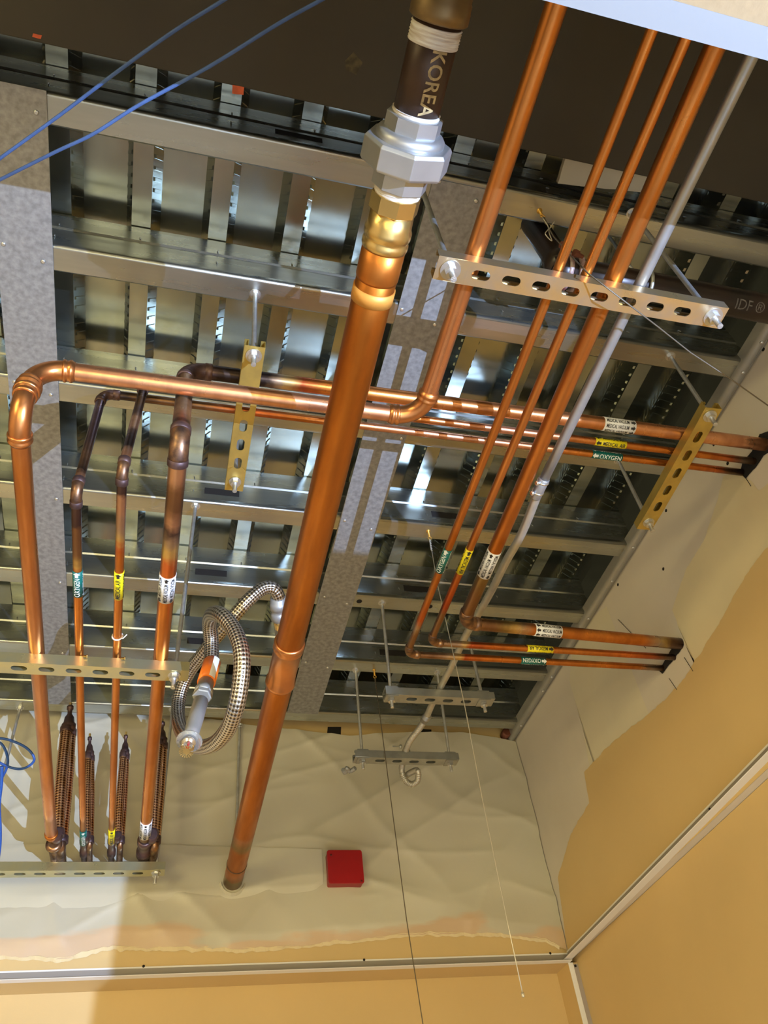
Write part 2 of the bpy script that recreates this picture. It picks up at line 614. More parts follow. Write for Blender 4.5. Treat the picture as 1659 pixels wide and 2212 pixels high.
def marker(parent, a, b, r, txt, bg, fg, read=1, rows=(0,), size=0.0085, arrow_at=1, arrow_dir=None, tilt=0.0, alt=False, squeeze=0.8):
    """pipe label wrapped round the tube between a and b; read=+1 text runs a->b"""
    a, b = V(a), V(b)
    d = (b - a)
    L = d.length
    d /= L
    mid = (a + b) / 2
    n = (-mid).normalized()
    n = (n - d * n.dot(d)).normalized()
    if tilt:
        n = Matrix.Rotation(tilt, 3, d) @ n
    bm = NB()
    sweep(bm, [a, b], r + 0.0006, 32)
    lb = build('pipe_label', bm, bg, parent)
    lb['label'] = {'green': 'green label reading ', 'yellow': 'yellow label reading ', 'paper': 'white label reading '}[bg] + txt.lower()
    bm = NB()
    xd0 = d * read
    for i, k in enumerate(rows):
        xd = xd0 * (-1 if (alt and i % 2) else 1)
        yd = n.cross(xd)
        ang = k * size * 1.02 / r
        nn = (n * math.cos(ang) + yd * math.sin(ang))
        yy = (yd * math.cos(ang) - n * math.sin(ang))
        vs, fs = text_tris(txt, size, squeeze, 0.0002)
        wd = max(x for x, _ in vs) - min(x for x, _ in vs)
        avail = L * 0.72
        sc = min(1.0, avail / wd)
        off = -arrow_at * L * 0.09
        wrap_shape(bm, [(x * sc + off, y) for x, y in vs], fs, mid, xd, yy, nn, r + 0.0012)
        ad = arrow_at if arrow_dir is None else arrow_dir
        asz = size * 0.95
        vs2 = [(x * asz * ad + arrow_at * L * 0.40, y * asz) for x, y in ARROW[0]]
        wrap_shape(bm, vs2, ARROW[1], mid, xd, yy, nn, r + 0.0012)
    build('lettering', bm, fg, lb)
    return lb


# ------------------------------------------------------------------ the room shell
def wall(name, quad, m, thick):
    bm = NB()
    poly(bm, quad, V(thick))
    return struct(build(name, bm, m))


ZF = -H
wall('floor', [(-2.6, -2.6, ZF), (1.5, -2.6, ZF), (1.5, 2.6, ZF), (-2.6, 2.6, ZF)], 'floor', (0, 0, -0.1))
wall('wall_left', [(-2.6, -2.6, ZF), (-2.6, 2.6, ZF), (-2.6, 2.6, 1.9), (-2.6, -2.6, 1.9)], 'tan', (-0.1, 0, 0))
wall('wall_front', [(-2.6, -2.6, ZF), (1.5, -2.6, ZF), (1.5, -2.6, 1.9), (-2.6, -2.6, 1.9)], 'tan', (0, -0.1, 0))
# right wall: bare board above the ceiling line, painted below
XL = 1.235
bm = NB()
box(bm, (X0, -2.6, ZG), (X0 + 0.10, Y0 + 0.3, ZJ - 0.004))
wr = struct(build('wall_right', bm, 'board'))
bm = NB()
box(bm, (XL, -2.6, ZF), (XL + 0.10, Y0 + 0.3, ZG - 0.001))
struct(build('wall_right', bm, 'tan'))
# back wall: a thick upper part and a lower part set back beneath it
ZS = 0.733
XR = 1.208
YR = Y0 + 0.092
bm = NB()
box(bm, (-2.6, Y0, ZS), (X0, Y0 + 0.3, 1.515))
wb = struct(build('wall_back', bm, 'tan'))
bm = NB()
box(bm, (-2.6, YR, ZF), (XR + 0.05, YR + 0.1, ZS))
struct(build('wall_back', bm, 'tan'))
bm = NB()
box(bm, (XR, Y0, ZF), (XL, YR, ZS))
struct(build('wall_back', bm, 'tan'))
bm = NB()
box(bm, (XR + 0.012, Y0 - 0.0015, ZF), (XL + 0.001, Y0 - 0.0002, ZS - 0.004))
struct(build('trim_5', bm, mat('grey_corner_strip', (0.40, 0.34, 0.30), 0, 0.6, var=0.1, scale=12)))
# plenum end wall far above the lens (behind) and the rough concrete gap over the back wall
bm = NB()
box(bm, (-2.6, -2.6, ZD + 0.09), (1.5, Y0 + 0.5, ZD + 0.12))
struct(build('ceiling_slab', bm, 'dark'))

# paint coat with a ragged top edge on the right wall
def ragged(pts, amp, step=0.012, seed=0.0):
    out = []
    for i in range(len(pts)):
        a, b = V(pts[i]), V(pts[(i + 1) % len(pts)])
        k = max(1, int((b - a).length / step))
        for j in range(k):
            p = a + (b - a) * j / k
            q = p * 40 + V((seed, seed, seed))
            p = p + noise.noise_vector(q) * amp + noise.noise_vector(q * 3.1) * amp * 0.5
            out.append(p)
    return out


def patch(name, pix, plane, val, off, m, parent, amp=0.006, flat='x', close=None):
    pts = [P(u, v, plane, val) for u, v in pix]
    pts = ragged(pts, amp, seed=val + off * 1000)
    for p in pts:
        p[AX[plane]] = val - off
    if close:
        pts += [V(c) for c in close]
    bm = NB()
    ed = [bm.verts.new(p) for p in pts]
    es = [bm.edges.new((ed[i], ed[(i + 1) % len(ed)])) for i in range(len(ed))]
    bmesh.ops.triangle_fill(bm, use_beauty=True, edges=es)
    return build(name, bm, m, parent, solid=-0.0003)


def strip(name, top, plane, val, off, low, m, parent, amp, seed=0.0, step=0.008, axis='y'):
    """coat whose top edge follows pixel points and whose bottom is the level low"""
    T = [P(u, v, plane, val) for u, v in top]
    pts = []
    for a, b in zip(T, T[1:]):
        k = max(1, int((b - a).length / step))
        pts += [a + (b - a) * j / k for j in range(k)]
    pts.append(T[-1])
    bm = NB()
    up, dn = [], []
    for i, p in enumerate(pts):
        q = p * 38 + V((seed, 0, 0))
        p2 = p + noise.noise_vector(q) * amp + noise.noise_vector(q * 3.3) * amp * 0.6
        p2[AX[plane]] = val - off
        b_ = p2.copy()
        b_.z = low
        up.append(bm.verts.new(p2))
        dn.append(bm.verts.new(b_))
    for i in range(len(up) - 1):
        bm.faces.new((up[i], up[i + 1], dn[i + 1], dn[i]))
    return build(name, bm, m, parent)


strip('paint_coat', [(1700, 1130), (1659, 1180), (1610, 1245), (1580, 1300), (1562, 1335), (1530, 1385), (1505, 1425), (1480, 1465), (1440, 1510), (1400, 1545),
                     (1375, 1562), (1340, 1590), (1308, 1618), (1285, 1645), (1262, 1668), (1268, 1700), (1273, 1735), (1258, 1760), (1235, 1800), (1222, 1840), (1206, 1895), (1224, 2040)],
      'x', X0, 0.0012, ZG, 'tan', wr, 0.0045)
strip('joint_compound', [(1700, 1010), (1640, 1060), (1600, 1015), (1562, 1030), (1550, 1080), (1520, 1170), (1482, 1230), (1452, 1318), (1480, 1390), (1500, 1430)],
      'x', X0, 0.0004, 1.02, 'mud', wr, 0.0025, seed=4)
strip('sanded_joint_compound', [(1310, 1310), (1290, 1325), (1240, 1380), (1230, 1470), (1262, 1585), (1272, 1650), (1272, 1735)], 'x', X0, 0.0003, 0.90, 'mud2', wr, 0.003, seed=9)
# fine cuts and drywall screws on the right wall
for a, b in [((1335, 1338), (1395, 1400)), ((1478, 1420), (1497, 1450)), ((1445, 1465), (1462, 1490)), ((1608, 1028), (1622, 1050))]:
    pa, pb = P(*a, 'x', X0 - 0.0014), P(*b, 'x', X0 - 0.0014)
    bm = NB()
    sweep(bm, [pa, pb], 0.0007, 6)
    build('knife_cut', bm, 'dark', wr)
for u, v in [(1649, 755), (1542, 960), (1572, 1001), (1439, 1103), (1433, 1229), (1335, 1263)]:
    p = P(u, v, 'x', X0)
    bm = NB()
    lathe(bm, p + V((0.001, 0, 0)), (-1, 0, 0), [(0, 0.0045), (0.0016, 0.0045), (0.0017, 0.003)], 12)
    build('screw_head', bm, 'dark', wr)

# openings in the right wall where the pipes go through
for name, pix in [('pipe_opening', [(1642, 938), (1668, 930), (1668, 975), (1650, 985), (1632, 1012), (1612, 1033), (1600, 1020), (1605, 1000), (1625, 975)]),
                  ('pipe_opening', [(1466, 1377), (1479, 1392), (1470, 1408), (1452, 1430), (1432, 1456), (1424, 1450), (1438, 1425), (1452, 1402), (1456, 1385)])]:
    pts = [P(u, v, 'x', X0) for u, v in pix]
    pts = ragged(pts, 0.002, 0.006)
    for p in pts:
        p.x = X0 - 0.0016
    bm = NB()
    ed = [bm.verts.new(p) for p in pts]
    bmesh.ops.triangle_fill(bm, use_beauty=True, edges=[bm.edges.new((ed[i], ed[(i + 1) % len(ed)])) for i in range(len(ed))])
    build(name, bm, 'dark', wr)

# ------------------------------------------------------------------ corrugated steel deck
PITCH, X1 = 0.1505, -0.0015
hw_n, hw_w, web, dep = 0.0185, 0.042, 0.0148, 0.052
prof = []
k0, k1 = -16, 11
for k in range(k0, k1):
    xc = X1 + k * PITCH
    prof += [(xc - hw_n, ZD), (xc - hw_n + 0.003, ZD - 0.0), (xc + hw_n, ZD), (xc + hw_n + web, ZD + dep), (xc + PITCH - hw_n - web, ZD + dep)]
bm = NB()
ys = [-0.4 + 0.1 * i for i in range(30)]
rows = [[bm.verts.new((x, y, z)) for x, z in prof if x < X0 + 0.12] for y in ys]
for a, b in zip(rows, rows[1:]):
    for i in range(len(a) - 1):
        bm.faces.new((a[i], a[i + 1], b[i + 1], b[i]))
deck = struct(build('ceiling', bm, 'deck'))
# slanted embossments on the deck's webs
n_e = 0
for k in range(-4, k1):
    xc = X1 + k * PITCH
    for sgn in (-1, 1):
        bm = NB()
        y = 0.38
        while y < 2.36:
            cx = xc + sgn * (hw_n + web / 2)
            dz = V((sgn * web, 0, dep)).normalized()
            nrm = V((sgn * dep, 0, -web)).normalized() * -1 * sgn * sgn
            nrm = V((sgn * dep, 0, -web)).normalized()
            c = V((cx, y, ZD + dep / 2))
            e1 = dz * 0.023 + V((0, 0.010, 0))
            e2 = V((0, 0.0042, 0))
            q = [c - e1 - e2, c - e1 + e2, c + e1 + e2, c + e1 - e2]
            top = [p + nrm * 0.0022 + (c - p) * 0.2 for p in q]
            vb, vt = [bm.verts.new(p) for p in q], [bm.verts.new(p) for p in top]
            bm.faces.new(vt)
            for i in range(4):
                bm.faces.new((vb[i], vb[(i + 1) % 4], vt[(i + 1) % 4], vt[i]))
            y += 0.022
        if cx < X0:
            build('embossed_web', bm, 'deck', deck)
        else:
            bm.free()

# ------------------------------------------------------------------ joists
JY = [0.490, 0.757, 1.062, 1.364, 1.662, 1.967, 2.256]
JW = ['first joist, wide pale flange just past the brown beam', 'second joist from the brown beam', 'third joist from the beam, crossed by the copper elbows', 'fourth joist from the beam, behind the slotted hanger bars',
      'fifth joist from the beam, over the braided hose', 'sixth joist from the beam, over the small grey struts', 'last joist, against the back wall']
XJ0, XJ1 = -1.6, X0 - 0.004
for y, lab in zip(JY, JW):
    hgt, fl = 0.136, 0.052
    cr = 0.006
    pr = [(y + 0.045, ZJ + hgt), (y + 0.003, ZJ + hgt), (y, ZJ + hgt - 0.003), (y, ZJ + 0.078), (y + 0.003, ZJ + 0.074), (y + 0.003, ZJ + 0.066), (y, ZJ + 0.062), (y, ZJ + 0.012)]
    for i in range(7):
        a = PI / 2 * i / 6
        pr.append((y + cr - cr * math.cos(a), ZJ + cr - cr * math.sin(a)))
    pr += [(y + fl - 0.003, ZJ), (y + fl, ZJ + 0.003), (y + fl, ZJ + 0.013)]
    bm = NB()
    nx = 2
    rows = [[bm.verts.new((XJ0 + (XJ1 - XJ0) * i / nx, a, b)) for a, b in pr] for i in range(nx + 1)]
    for a, b in zip(rows, rows[1:]):
        for i in range(len(a) - 1):
            f = bm.faces.new((a[i], a[i + 1], b[i + 1], b[i]))
            f.smooth = 7 <= i <= 13
    j = thing('ceiling_joist', ((XJ0 + XJ1) / 2, y, ZJ), 'galvanised steel C-joist, ' + lab, 'joist', 'galvanised joists under the steel deck')
    build('joist_channel', bm, 'galv', j, solid=-0.0012)
    for k in range(-3, 8):
        xs = X1 + k * PITCH
        if xs > X0 - 0.05:
            continue
        for zz in (0.088,) if k % 2 else (0.088, 0.040):
            bm = NB()
            p = V((xs + 0.004, y - 0.001, ZJ + zz))
            lathe(bm, p, (0.15, -0.35, -1), [(0, 0.0016), (0.007, 0.0013), (0.011, 0.0004)], 6)
            build('screw_tip', bm, 'nut', j)
    # punched service holes near the web's middle, seen as dark slots
    for xs in ((0.03, 0.62) if JY.index(y) in (3, 4, 5) else (0.08,) if y == JY[0] else ()):
        bm = NB()
        box(bm, (xs, y - 0.0012, ZJ + 0.030), (xs + 0.085, y - 0.0008, ZJ + 0.052))
        build('punched_slot', bm, 'dark', j)
    for xs in ((0.47, 0.68) if JY.index(y) == 4 else ()):
        bm = NB()
        lathe(bm, (xs + 0.02, y + 0.024, ZJ + 0.001), (0, 0, -1), [(0, 0.008), (0.0022, 0.008), (0.0023, 0.005)], 16)
        build('bolt_hole', bm, 'dark', j)

# rim track that caps the joists along the right wall
bm = NB()
xr = X0 - 0.002
pr = [(xr, ZJ - 0.030), (xr - 0.002, ZJ - 0.032), (xr - 0.006, ZJ - 0.030), (xr - 0.007, ZJ - 0.004), (xr - 0.030, ZJ - 0.004), (xr - 0.032, ZJ + 0.004), (xr - 0.030, ZJ + 0.012)]
pr = [(xr, ZJ - 0.010)]
for i in range(9):
    a = PI * i / 8
    pr.append((xr - 0.014 + 0.012 * math.cos(a), ZJ - 0.004 - 0.012 * math.sin(a)))
pr.append((xr - 0.028, ZJ + 0.02))
rows = [[bm.verts.new((a, yy, b)) for a, b in pr] for yy in (0.40, 1.4, Y0 - 0.006)]
for a, b in zip(rows, rows[1:]):
    for i in range(len(a) - 1):
        f = bm.faces.new((a[i], a[i + 1], b[i + 1], b[i]))
        f.smooth = True
tr = build('trim_1', bm, mat('grey_rim_track', (0.40, 0.38, 0.33), 0.5, 0.5, var=0.15, scale=14))
struct(tr)
for yy in [0.60, 0.70, 0.78, 1.08, 1.36, 1.50, 1.67, 1.75, 1.97, 2.05, 2.26]:
    bm = NB()
    lathe(bm, (xr - 0.016, yy, ZJ - 0.0155), (0, 0, -1), [(0, 0.0045), (0.002, 0.0045), (0.0035, 0.002)], 10)
    build('screw_head', bm, 'nut', tr)

# flat straps (bridging) crossing the joists
def strap(x0, x1, ya, yb, label, seeds):
    o = thing('bridging_strap', ((x0 + x1) / 2, (ya + yb) / 2, ZJ - 0.0035), label, 'strap', 'flat straps fixed across the joists')
    bm = NB()
    box(bm, (x0, ya, ZJ - 0.0035), (x1, yb, ZJ - 0.0012))
    build('strap_plate', bm, 'strap', o)
    for y in JY:
        for xx, dy in ((x0 + 0.012, 0.012), (x1 - 0.014, 0.034)):
            if ya < y + dy < yb:
                bm = NB()
                lathe(bm, (xx + random.uniform(-.004, .004), y + dy, ZJ - 0.0034), (0, 0, -1), [(0, 0.0042), (0.0015, 0.0042), (0.003, 0.0025)], 10)
                build('screw_head', bm, 'nut', o)


strap(-0.392, -0.294, 0.487, 2.262, 'flat mottled grey steel strap at the far left of the joists', 1)
strap(0.372, 0.474, 0.500, 2.258, 'flat mottled grey steel strap behind the large central copper pipe', 2)

# ------------------------------------------------------------------ big brown beam nearer the lens
ZB = 1.42
YB = P(820, 255, 'z', ZB).y
be = thing('steel_beam', (-0.1, YB / 2, ZB), 'wide dark brown primed steel beam at the near end of the joists', 'beam')
bm = NB()
box(bm, (-1.6, -0.06, ZB), (X0 - 0.004, YB, ZB + 0.014))
build('bottom_flange', bm, 'beam', be, bevel=0.002)
bm = NB()
box(bm, (-1.6, YB / 2 - 0.04, ZB + 0.014), (X0 - 0.004, YB / 2 - 0.028, ZD + 0.08))
build('web_plate', bm, 'beam', be)
for pix, mm, nm in [([(72, 72), (90, 76), (88, 84), (70, 80)], 'paintorange', 'paint_mark'), ([(503, 184), (528, 188), (526, 205), (502, 203)], 'paintorange', 'paint_mark'), ([(745, 130), (762, 112), (783, 135), (770, 163), (748, 152)], 'chalk', 'chalk_mark')]:
    pts = ragged([P(u, v, 'z', ZB) for u, v in pix], 0.0012, 0.003)
    for p in pts:
        p.z = ZB - 0.0006
    bm = NB()
    if pix[0][0] == 503:
        poly(bm, pts, V((0, 0.0, 0.0155)))
    else:
        poly(bm, pts, V((0, 0, 0.0005)))
    build(nm, bm, mm, be)

bm = NB()
ca, cb = P(1222, 343, 'z', 1.50), P(1205, 396, 'z', 1.50)
cc, cdp = P(1425, 420, 'z', 1.50), P(1446, 383, 'z', 1.50)
pts = ragged([ca, cb, cc, cdp], 0.0012, 0.01)
for p in pts:
    p.z = 1.50
    p.y = min(p.y, JY[0] - 0.003)
poly(bm, pts, V((0, 0, 0.012)))
tag(build('cream_board', bm, 'cream'), 'cream coloured board offcut lying between the brown beam and the first joist', 'board')

# ------------------------------------------------------------------ ceiling grid edges
def angle_trim(name, a, b, inward, parent_holes=(), vh=0.026, fl=0.025, z=ZS, zb=None):
    zb = z if zb is None else zb
    a, b, n = V(a), V(b), V(inward)
    bm = NB()
    for p, q in (((0, vh), (0.0016, vh)), ):
        pass
    t = 0.0018
    prof = [(0.0002, vh), (t + 0.001, vh + 0.001), (t + 0.001, vh - 0.002), (t, vh - 0.003), (t, t), (fl - 0.001, t), (fl, t * 0.5), (fl - 0.001, 0), (0.0002, 0)]
    rows = []
    for e, ze in ((a, z), (b, zb)):
        rows.append([bm.verts.new(V((e.x, e.y, ze)) + n * p + V((0, 0, q - 0.001))) for p, q in prof])
    for i in range(len(prof)):
        bm.faces.new((rows[0][i], rows[0][(i + 1) % len(prof)], rows[1][(i + 1) % len(prof)], rows[1][i]))
    bm.faces.new(rows[0])
    bm.faces.new(rows[1][::-1])
    o = struct(build(name, bm, 'white'))
    for hp in parent_holes:
        bm = NB()
        lathe(bm, V(hp) + n * (t + 0.0002), n, [(0, 0.0035), (0.0012, 0.0035), (0.002, 0.002)], 12)
        build('screw_head', bm, 'dark', o)
    # shade on the white vertical leg, put in as a grey strip
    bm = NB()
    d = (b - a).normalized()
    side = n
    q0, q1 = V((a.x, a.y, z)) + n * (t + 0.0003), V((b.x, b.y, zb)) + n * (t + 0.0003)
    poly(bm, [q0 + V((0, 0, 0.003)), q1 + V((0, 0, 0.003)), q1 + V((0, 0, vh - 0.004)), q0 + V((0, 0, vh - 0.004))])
    build('leg_shade', bm, mat('trim_leg_shade', (0.30, 0.27, 0.24), 0, 0.5), o)
    return o


angle_trim('trim_2', (-2.6, Y0, 0), (X0 - 0.002, Y0, 0), (0, -1, 0), [P(310, 2088, 'y', Y0), P(786, 2074, 'y', Y0), P(1188, 2060, 'y', Y0)])
angle_trim('trim_3', (X0, 0.5, 0), (X0, Y0 - 0.002, 0), (-1, 0, 0), [P(1535, 1748, 'x', X0)], z=0.778, zb=ZS + 0.004)
bm = NB()
box(bm, (XR - 0.002, Y0 - 0.003, ZF), (XR + 0.013, Y0 + 0.001, ZS))
tr4 = struct(build('trim_4', bm, 'white', bevel=0.001))
bm = NB()
lathe(bm, (XR + 0.018, Y0 - 0.002, ZS - 0.010), (0, -1, 0), [(0, 0.0035), (0.0015, 0.0035), (0.0025, 0.002)], 12)
build('screw_head', bm, 'dark', tr4)

# grid tee and ceiling tile over the lens
t0, t1 = P(1135, 0, 'z', ZG), P(1659, 122, 'z', ZG)
yt = (t0.y + t1.y) / 2
bm = NB()
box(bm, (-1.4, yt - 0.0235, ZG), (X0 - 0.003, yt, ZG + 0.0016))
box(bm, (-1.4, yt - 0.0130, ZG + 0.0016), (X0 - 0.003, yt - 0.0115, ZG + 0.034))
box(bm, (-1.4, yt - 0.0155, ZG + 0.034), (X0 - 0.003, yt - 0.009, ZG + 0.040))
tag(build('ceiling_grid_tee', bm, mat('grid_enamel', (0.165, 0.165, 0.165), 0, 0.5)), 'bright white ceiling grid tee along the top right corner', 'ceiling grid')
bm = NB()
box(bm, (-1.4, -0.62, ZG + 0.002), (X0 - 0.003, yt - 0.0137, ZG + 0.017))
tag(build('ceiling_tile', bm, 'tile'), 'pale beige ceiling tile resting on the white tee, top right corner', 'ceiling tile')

# ------------------------------------------------------------------ protective sheet on the back wall
def sheet_mat():
    """thin sheet: greyish, with the tan paint showing through where it clings near its lower edge"""
    m = mat('thin_masking_sheet', (0.60, 0.56, 0.43), 0, 0.36, col2=(0.50, 0.455, 0.34), scale=2.2, det=2)
    nt = m.node_tree
    b = nt.nodes['Principled BSDF']
    src = b.inputs['Base Color'].links[0].from_socket
    g = nt.nodes.new('ShaderNodeNewGeometry')
    sx = nt.nodes.new('ShaderNodeSeparateXYZ')
    nt.links.new(g.outputs['Position'], sx.inputs[0])
    mr = nt.nodes.new('ShaderNodeMapRange')
    mr.inputs['From Min'].default_value, mr.inputs['From Max'].default_value = H + 0.80, H + 0.90
    mr.inputs['To Min'].default_value, mr.inputs['To Max'].default_value = 0.30, -0.12
    nt.links.new(sx.outputs['Z'], mr.inputs['Value'])
    mp = nt.nodes.new('ShaderNodeMapping')
    mp.inputs['Scale'].default_value = (3.0, 3.0, 9.0)
    nt.links.new(g.outputs['Position'], mp.inputs[0])
    n = nt.nodes.new('ShaderNodeTexNoise')
    n.inputs['Scale'].default_value = 1.0
    n.inputs['Detail'].default_value = 5
    nt.links.new(mp.outputs[0], n.inputs['Vector'])
    ad = nt.nodes.new('ShaderNodeMath')
    ad.operation = 'ADD'
    nt.links.new(mr.outputs[0], ad.inputs[0])
    nt.links.new(n.outputs['Fac'], ad.inputs[1])
    r = nt.nodes.new('ShaderNodeValToRGB')
    r.color_ramp.elements[0].position, r.color_ramp.elements[0].color = 0.62, (0, 0, 0, 1)
    r.color_ramp.elements[1].position, r.color_ramp.elements[1].color = 0.70, (1, 1, 1, 1)
    nt.links.new(ad.outputs[0], r.inputs[0])
    mx = nt.nodes.new('ShaderNodeMix')
    mx.data_type = 'RGBA'
    nt.links.new(r.outputs[0], mx.inputs['Factor'])
    nt.links.new(src, mx.inputs['A'])
    mx.inputs['B'].default_value = (0.60, 0.43, 0.27, 1)
    nt.links.new(mx.outputs['Result'], b.inputs['Base Color'])
    return m


def wrinkle(x, z):
    n = noise.noise
    f = 0.0
    f += 0.010 * n(V((x * 2.2, z * 2.6, 1.3)))
    wx, wz = x + 0.05 * n(V((x * 3, z * 3, 8))), z + 0.05 * n(V((x * 3, z * 3, 9)))
    f += 0.009 * (1 - abs(n(V((wx * 3.6 + wz * 3.0, wz * 1.6 - wx * 1.2, 7.0))))) ** 7
    f += 0.007 * (1 - abs(n(V((wx * 3.0 - wz * 4.2, wz * 2.2, 3.0))))) ** 9
    f += 0.005 * (1 - abs(n(V((wx * 1.2 + 1.0, wz * 7.5, 4.0))))) ** 6
    f += 0.0015 * n(V((x * 14, z * 14, 5)))
    return f


def sheet(name, x0, x1, ztop, zbot, yoff, label, m, nx=150, nz=80, amp=1.0):
    bm = NB()
    g = []
    for i in range(nx + 1):
        x = x0 + (x1 - x0) * i / nx
        zt, zb = ztop(x), zbot(x)
        col = []
        for j in range(nz + 1):
            z = zb + (zt - zb) * j / nz
            wv = wrinkle(x, z) * amp
            edge = min(1, j / 6)
            col.append(bm.verts.new((x, Y0 - yoff - 0.003 - max(0, wv * 0.8 + 0.006 * amp) * (0.25 + 0.75 * edge), z)))
        g.append(col)
    for a, b in zip(g, g[1:]):
        for j in range(nz):
            f = bm.faces.new((a[j], b[j], b[j + 1], a[j + 1]))
            f.smooth = True
    return tag(build(name, bm, m), label, 'sheet')


def nz1(x, s):
    return noise.noise(V((x * s, 0.3, 2.1)))


def lerp_tab(tab):
    def f(x):
        if x <= tab[0][0]:
            return tab[0][1]
        for (a, p), (b, q) in zip(tab, tab[1:]):
            if x <= b:
                return p + (q - p) * (x - a) / (b - a)
        return tab[-1][1]
    return f


SM = sheet_mat()
topf = lerp_tab([(-1.2, 1.505), (0.05, 1.505), (0.18, 1.492), (0.42, 1.470), (0.60, 1.452), (0.78, 1.470), (1.0, 1.480), (1.14, 1.468), (1.209, 1.455)])
botf = lerp_tab([(-1.2, 0.790), (-0.35, 0.792), (-0.20, 0.782), (-0.10, 0.806), (0.1, 0.800), (0.3, 0.792), (0.42, 0.80), (0.60, 0.812), (0.78, 0.822), (1.0, 0.815), (1.15, 0.795), (1.19, 0.772), (1.2095, 0.765)])
sheet('masking_sheet', -1.2, X0 - 0.0025, topf, lambda x: botf(x) + 0.006 * nz1(x, 55) + 0.004 * nz1(x, 17), 0.002,
      'large wrinkled translucent grey masking sheet covering the back wall', SM, nx=240, nz=110)
# ragged pale filler line along the sheet's bottom edge
bm = NB()
xs = -0.9
prev = None
while xs < 1.19:
    zc = botf(xs) + 0.004 * nz1(xs, 55)
    hgt = 0.004 + 0.006 * abs(nz1(xs, 28)) + 0.004 * max(0, nz1(xs, 70))
    a, b = bm.verts.new((xs, Y0 - 0.0085, zc + hgt * 0.5)), bm.verts.new((xs, Y0 - 0.0015, zc - hgt))
    if prev:
        bm.faces.new((prev[0], a, b, prev[1]))
    prev = (a, b)
    xs += 0.004
build('filler_line', bm, mat('pale_filler', (0.72, 0.58, 0.33), 0, 0.6), wb, solid=-0.0008)
# second, lower sheet lapped over the first left of the red box
lo_t = lerp_tab([(-0.75, 1.085), (-0.30, 1.075), (0.0, 1.076), (0.30, 1.066), (0.485, 1.062)])
lo_b = lerp_tab([(-0.75, 0.90), (0.0, 0.905), (0.20, 0.915), (0.46, 0.93), (0.485, 0.95)])
sheet('masking_sheet', -0.75, 0.484, lambda x: lo_t(x) + 0.003 * nz1(x, 30), lambda x: lo_b(x) + 0.008 * nz1(x, 12), 0.010,
      'smaller grey masking sheet lapped on the back wall left of the red box', SM, nx=120, nz=30, amp=0.7)
# dark gaps between studs above the sheet, and a rusty pipe stub in the corner
for pix in [[(708, 1570), (737, 1570), (736, 1592), (706, 1590)], [(905, 1574), (932, 1576), (932, 1592), (904, 1590)]]:
    pts = [P(u, v, 'y', Y0 - 0.001) for u, v in pix]
    bm = NB()
    poly(bm, pts, V((0, 0.0005, 0)))
    build('stud_gap', bm, 'dark', wb)
p = P(1092, 1586, 'y', Y0 - 0.02)
bm = NB()
lathe(bm, p + V((0, 0.015, 0)), (0, -1, 0), [(0, 0.016), (0.03, 0.016), (0.031, 0.012)], 20)
tag(build('pipe_stub', bm, 'rust'), 'rust-brown round pipe stub in the top right corner of the back wall', 'pipe')

# ------------------------------------------------------------------ slotted hanger bars and their rods
def strut(name, a, b, width, height, slots, m, label, cat='strut', grp=None, lip=0.008):
    o = thing(name, (V(a) + V(b)) / 2, label, cat, grp)
    bm = NB()
    channel(bm, a, b, (0, 0, 1), width, height, slots, lip=lip)
    build('slotted_channel', bm, m, o, solid=0.0016)
    return o


def rod(x, y, ztop, zbot, label, plate=0.0, washer=0.0125, zplate=None, grp='threaded hanger rods', lean=(0, 0), topnut=True, tail=0.030):
    """threaded rod from the joist down through a strut whose slotted face is at zbot"""
    o = thing('threaded_rod', (x, y, zbot - tail), label, 'rod', grp)
    top = V((x + lean[0], y + lean[1], ztop + 0.004))
    bot = V((x, y, zbot - tail))
    bm = NB()
    n = int((top - bot).length / 0.0018)
    sweep(bm, [bot, top], lambda L: 0.0047 - 0.0005 * (int(L / 0.0018) % 2), 10, step=0.0018)
    build('threaded_shaft', bm, 'rod', o)
    if topnut:
        bm = NB()
        lathe(bm, V((x + lean[0], y + lean[1], ztop - 0.0005)), (0, 0, -1), [(0, 0.0085), (0.007, 0.0085)], sides=6)
        build('top_nut', bm, 'nut', o)
        bm = NB()
        lathe(bm, V((x + lean[0], y + lean[1], ztop + 0.0008)), (0, 0, -1), [(0, 0.0115), (0.0018, 0.0115)], 20)
        build('top_washer', bm, 'nut', o)
    if washer:
        bm = NB()
        lathe(bm, V((x, y, zbot - 0.0004)), (0, 0, -1), [(0, washer), (0.002, washer)], 28)
        build('washer', bm, 'nut', o)
    if plate:
        bm = NB()
        box(bm, (x - plate, y - plate, zbot - 0.0035), (x + plate, y + plate, zbot - 0.0004))
        build('square_washer', bm, 'strut', o)
        bm = NB()
        box(bm, (x - plate, y - plate, zbot + 0.0215), (x + plate, y + plate, zbot + 0.0255))
        build('upper_square_washer', bm, 'strut', o)
    bm = NB()
    z0 = zbot - (0.004 if plate else 0.0024)
    lathe(bm, V((x, y, z0)), (0, 0, -1), [(0, 0.0095), (0.0085, 0.0095)], sides=6)
    build('nut', bm, 'nut', o)
    return o


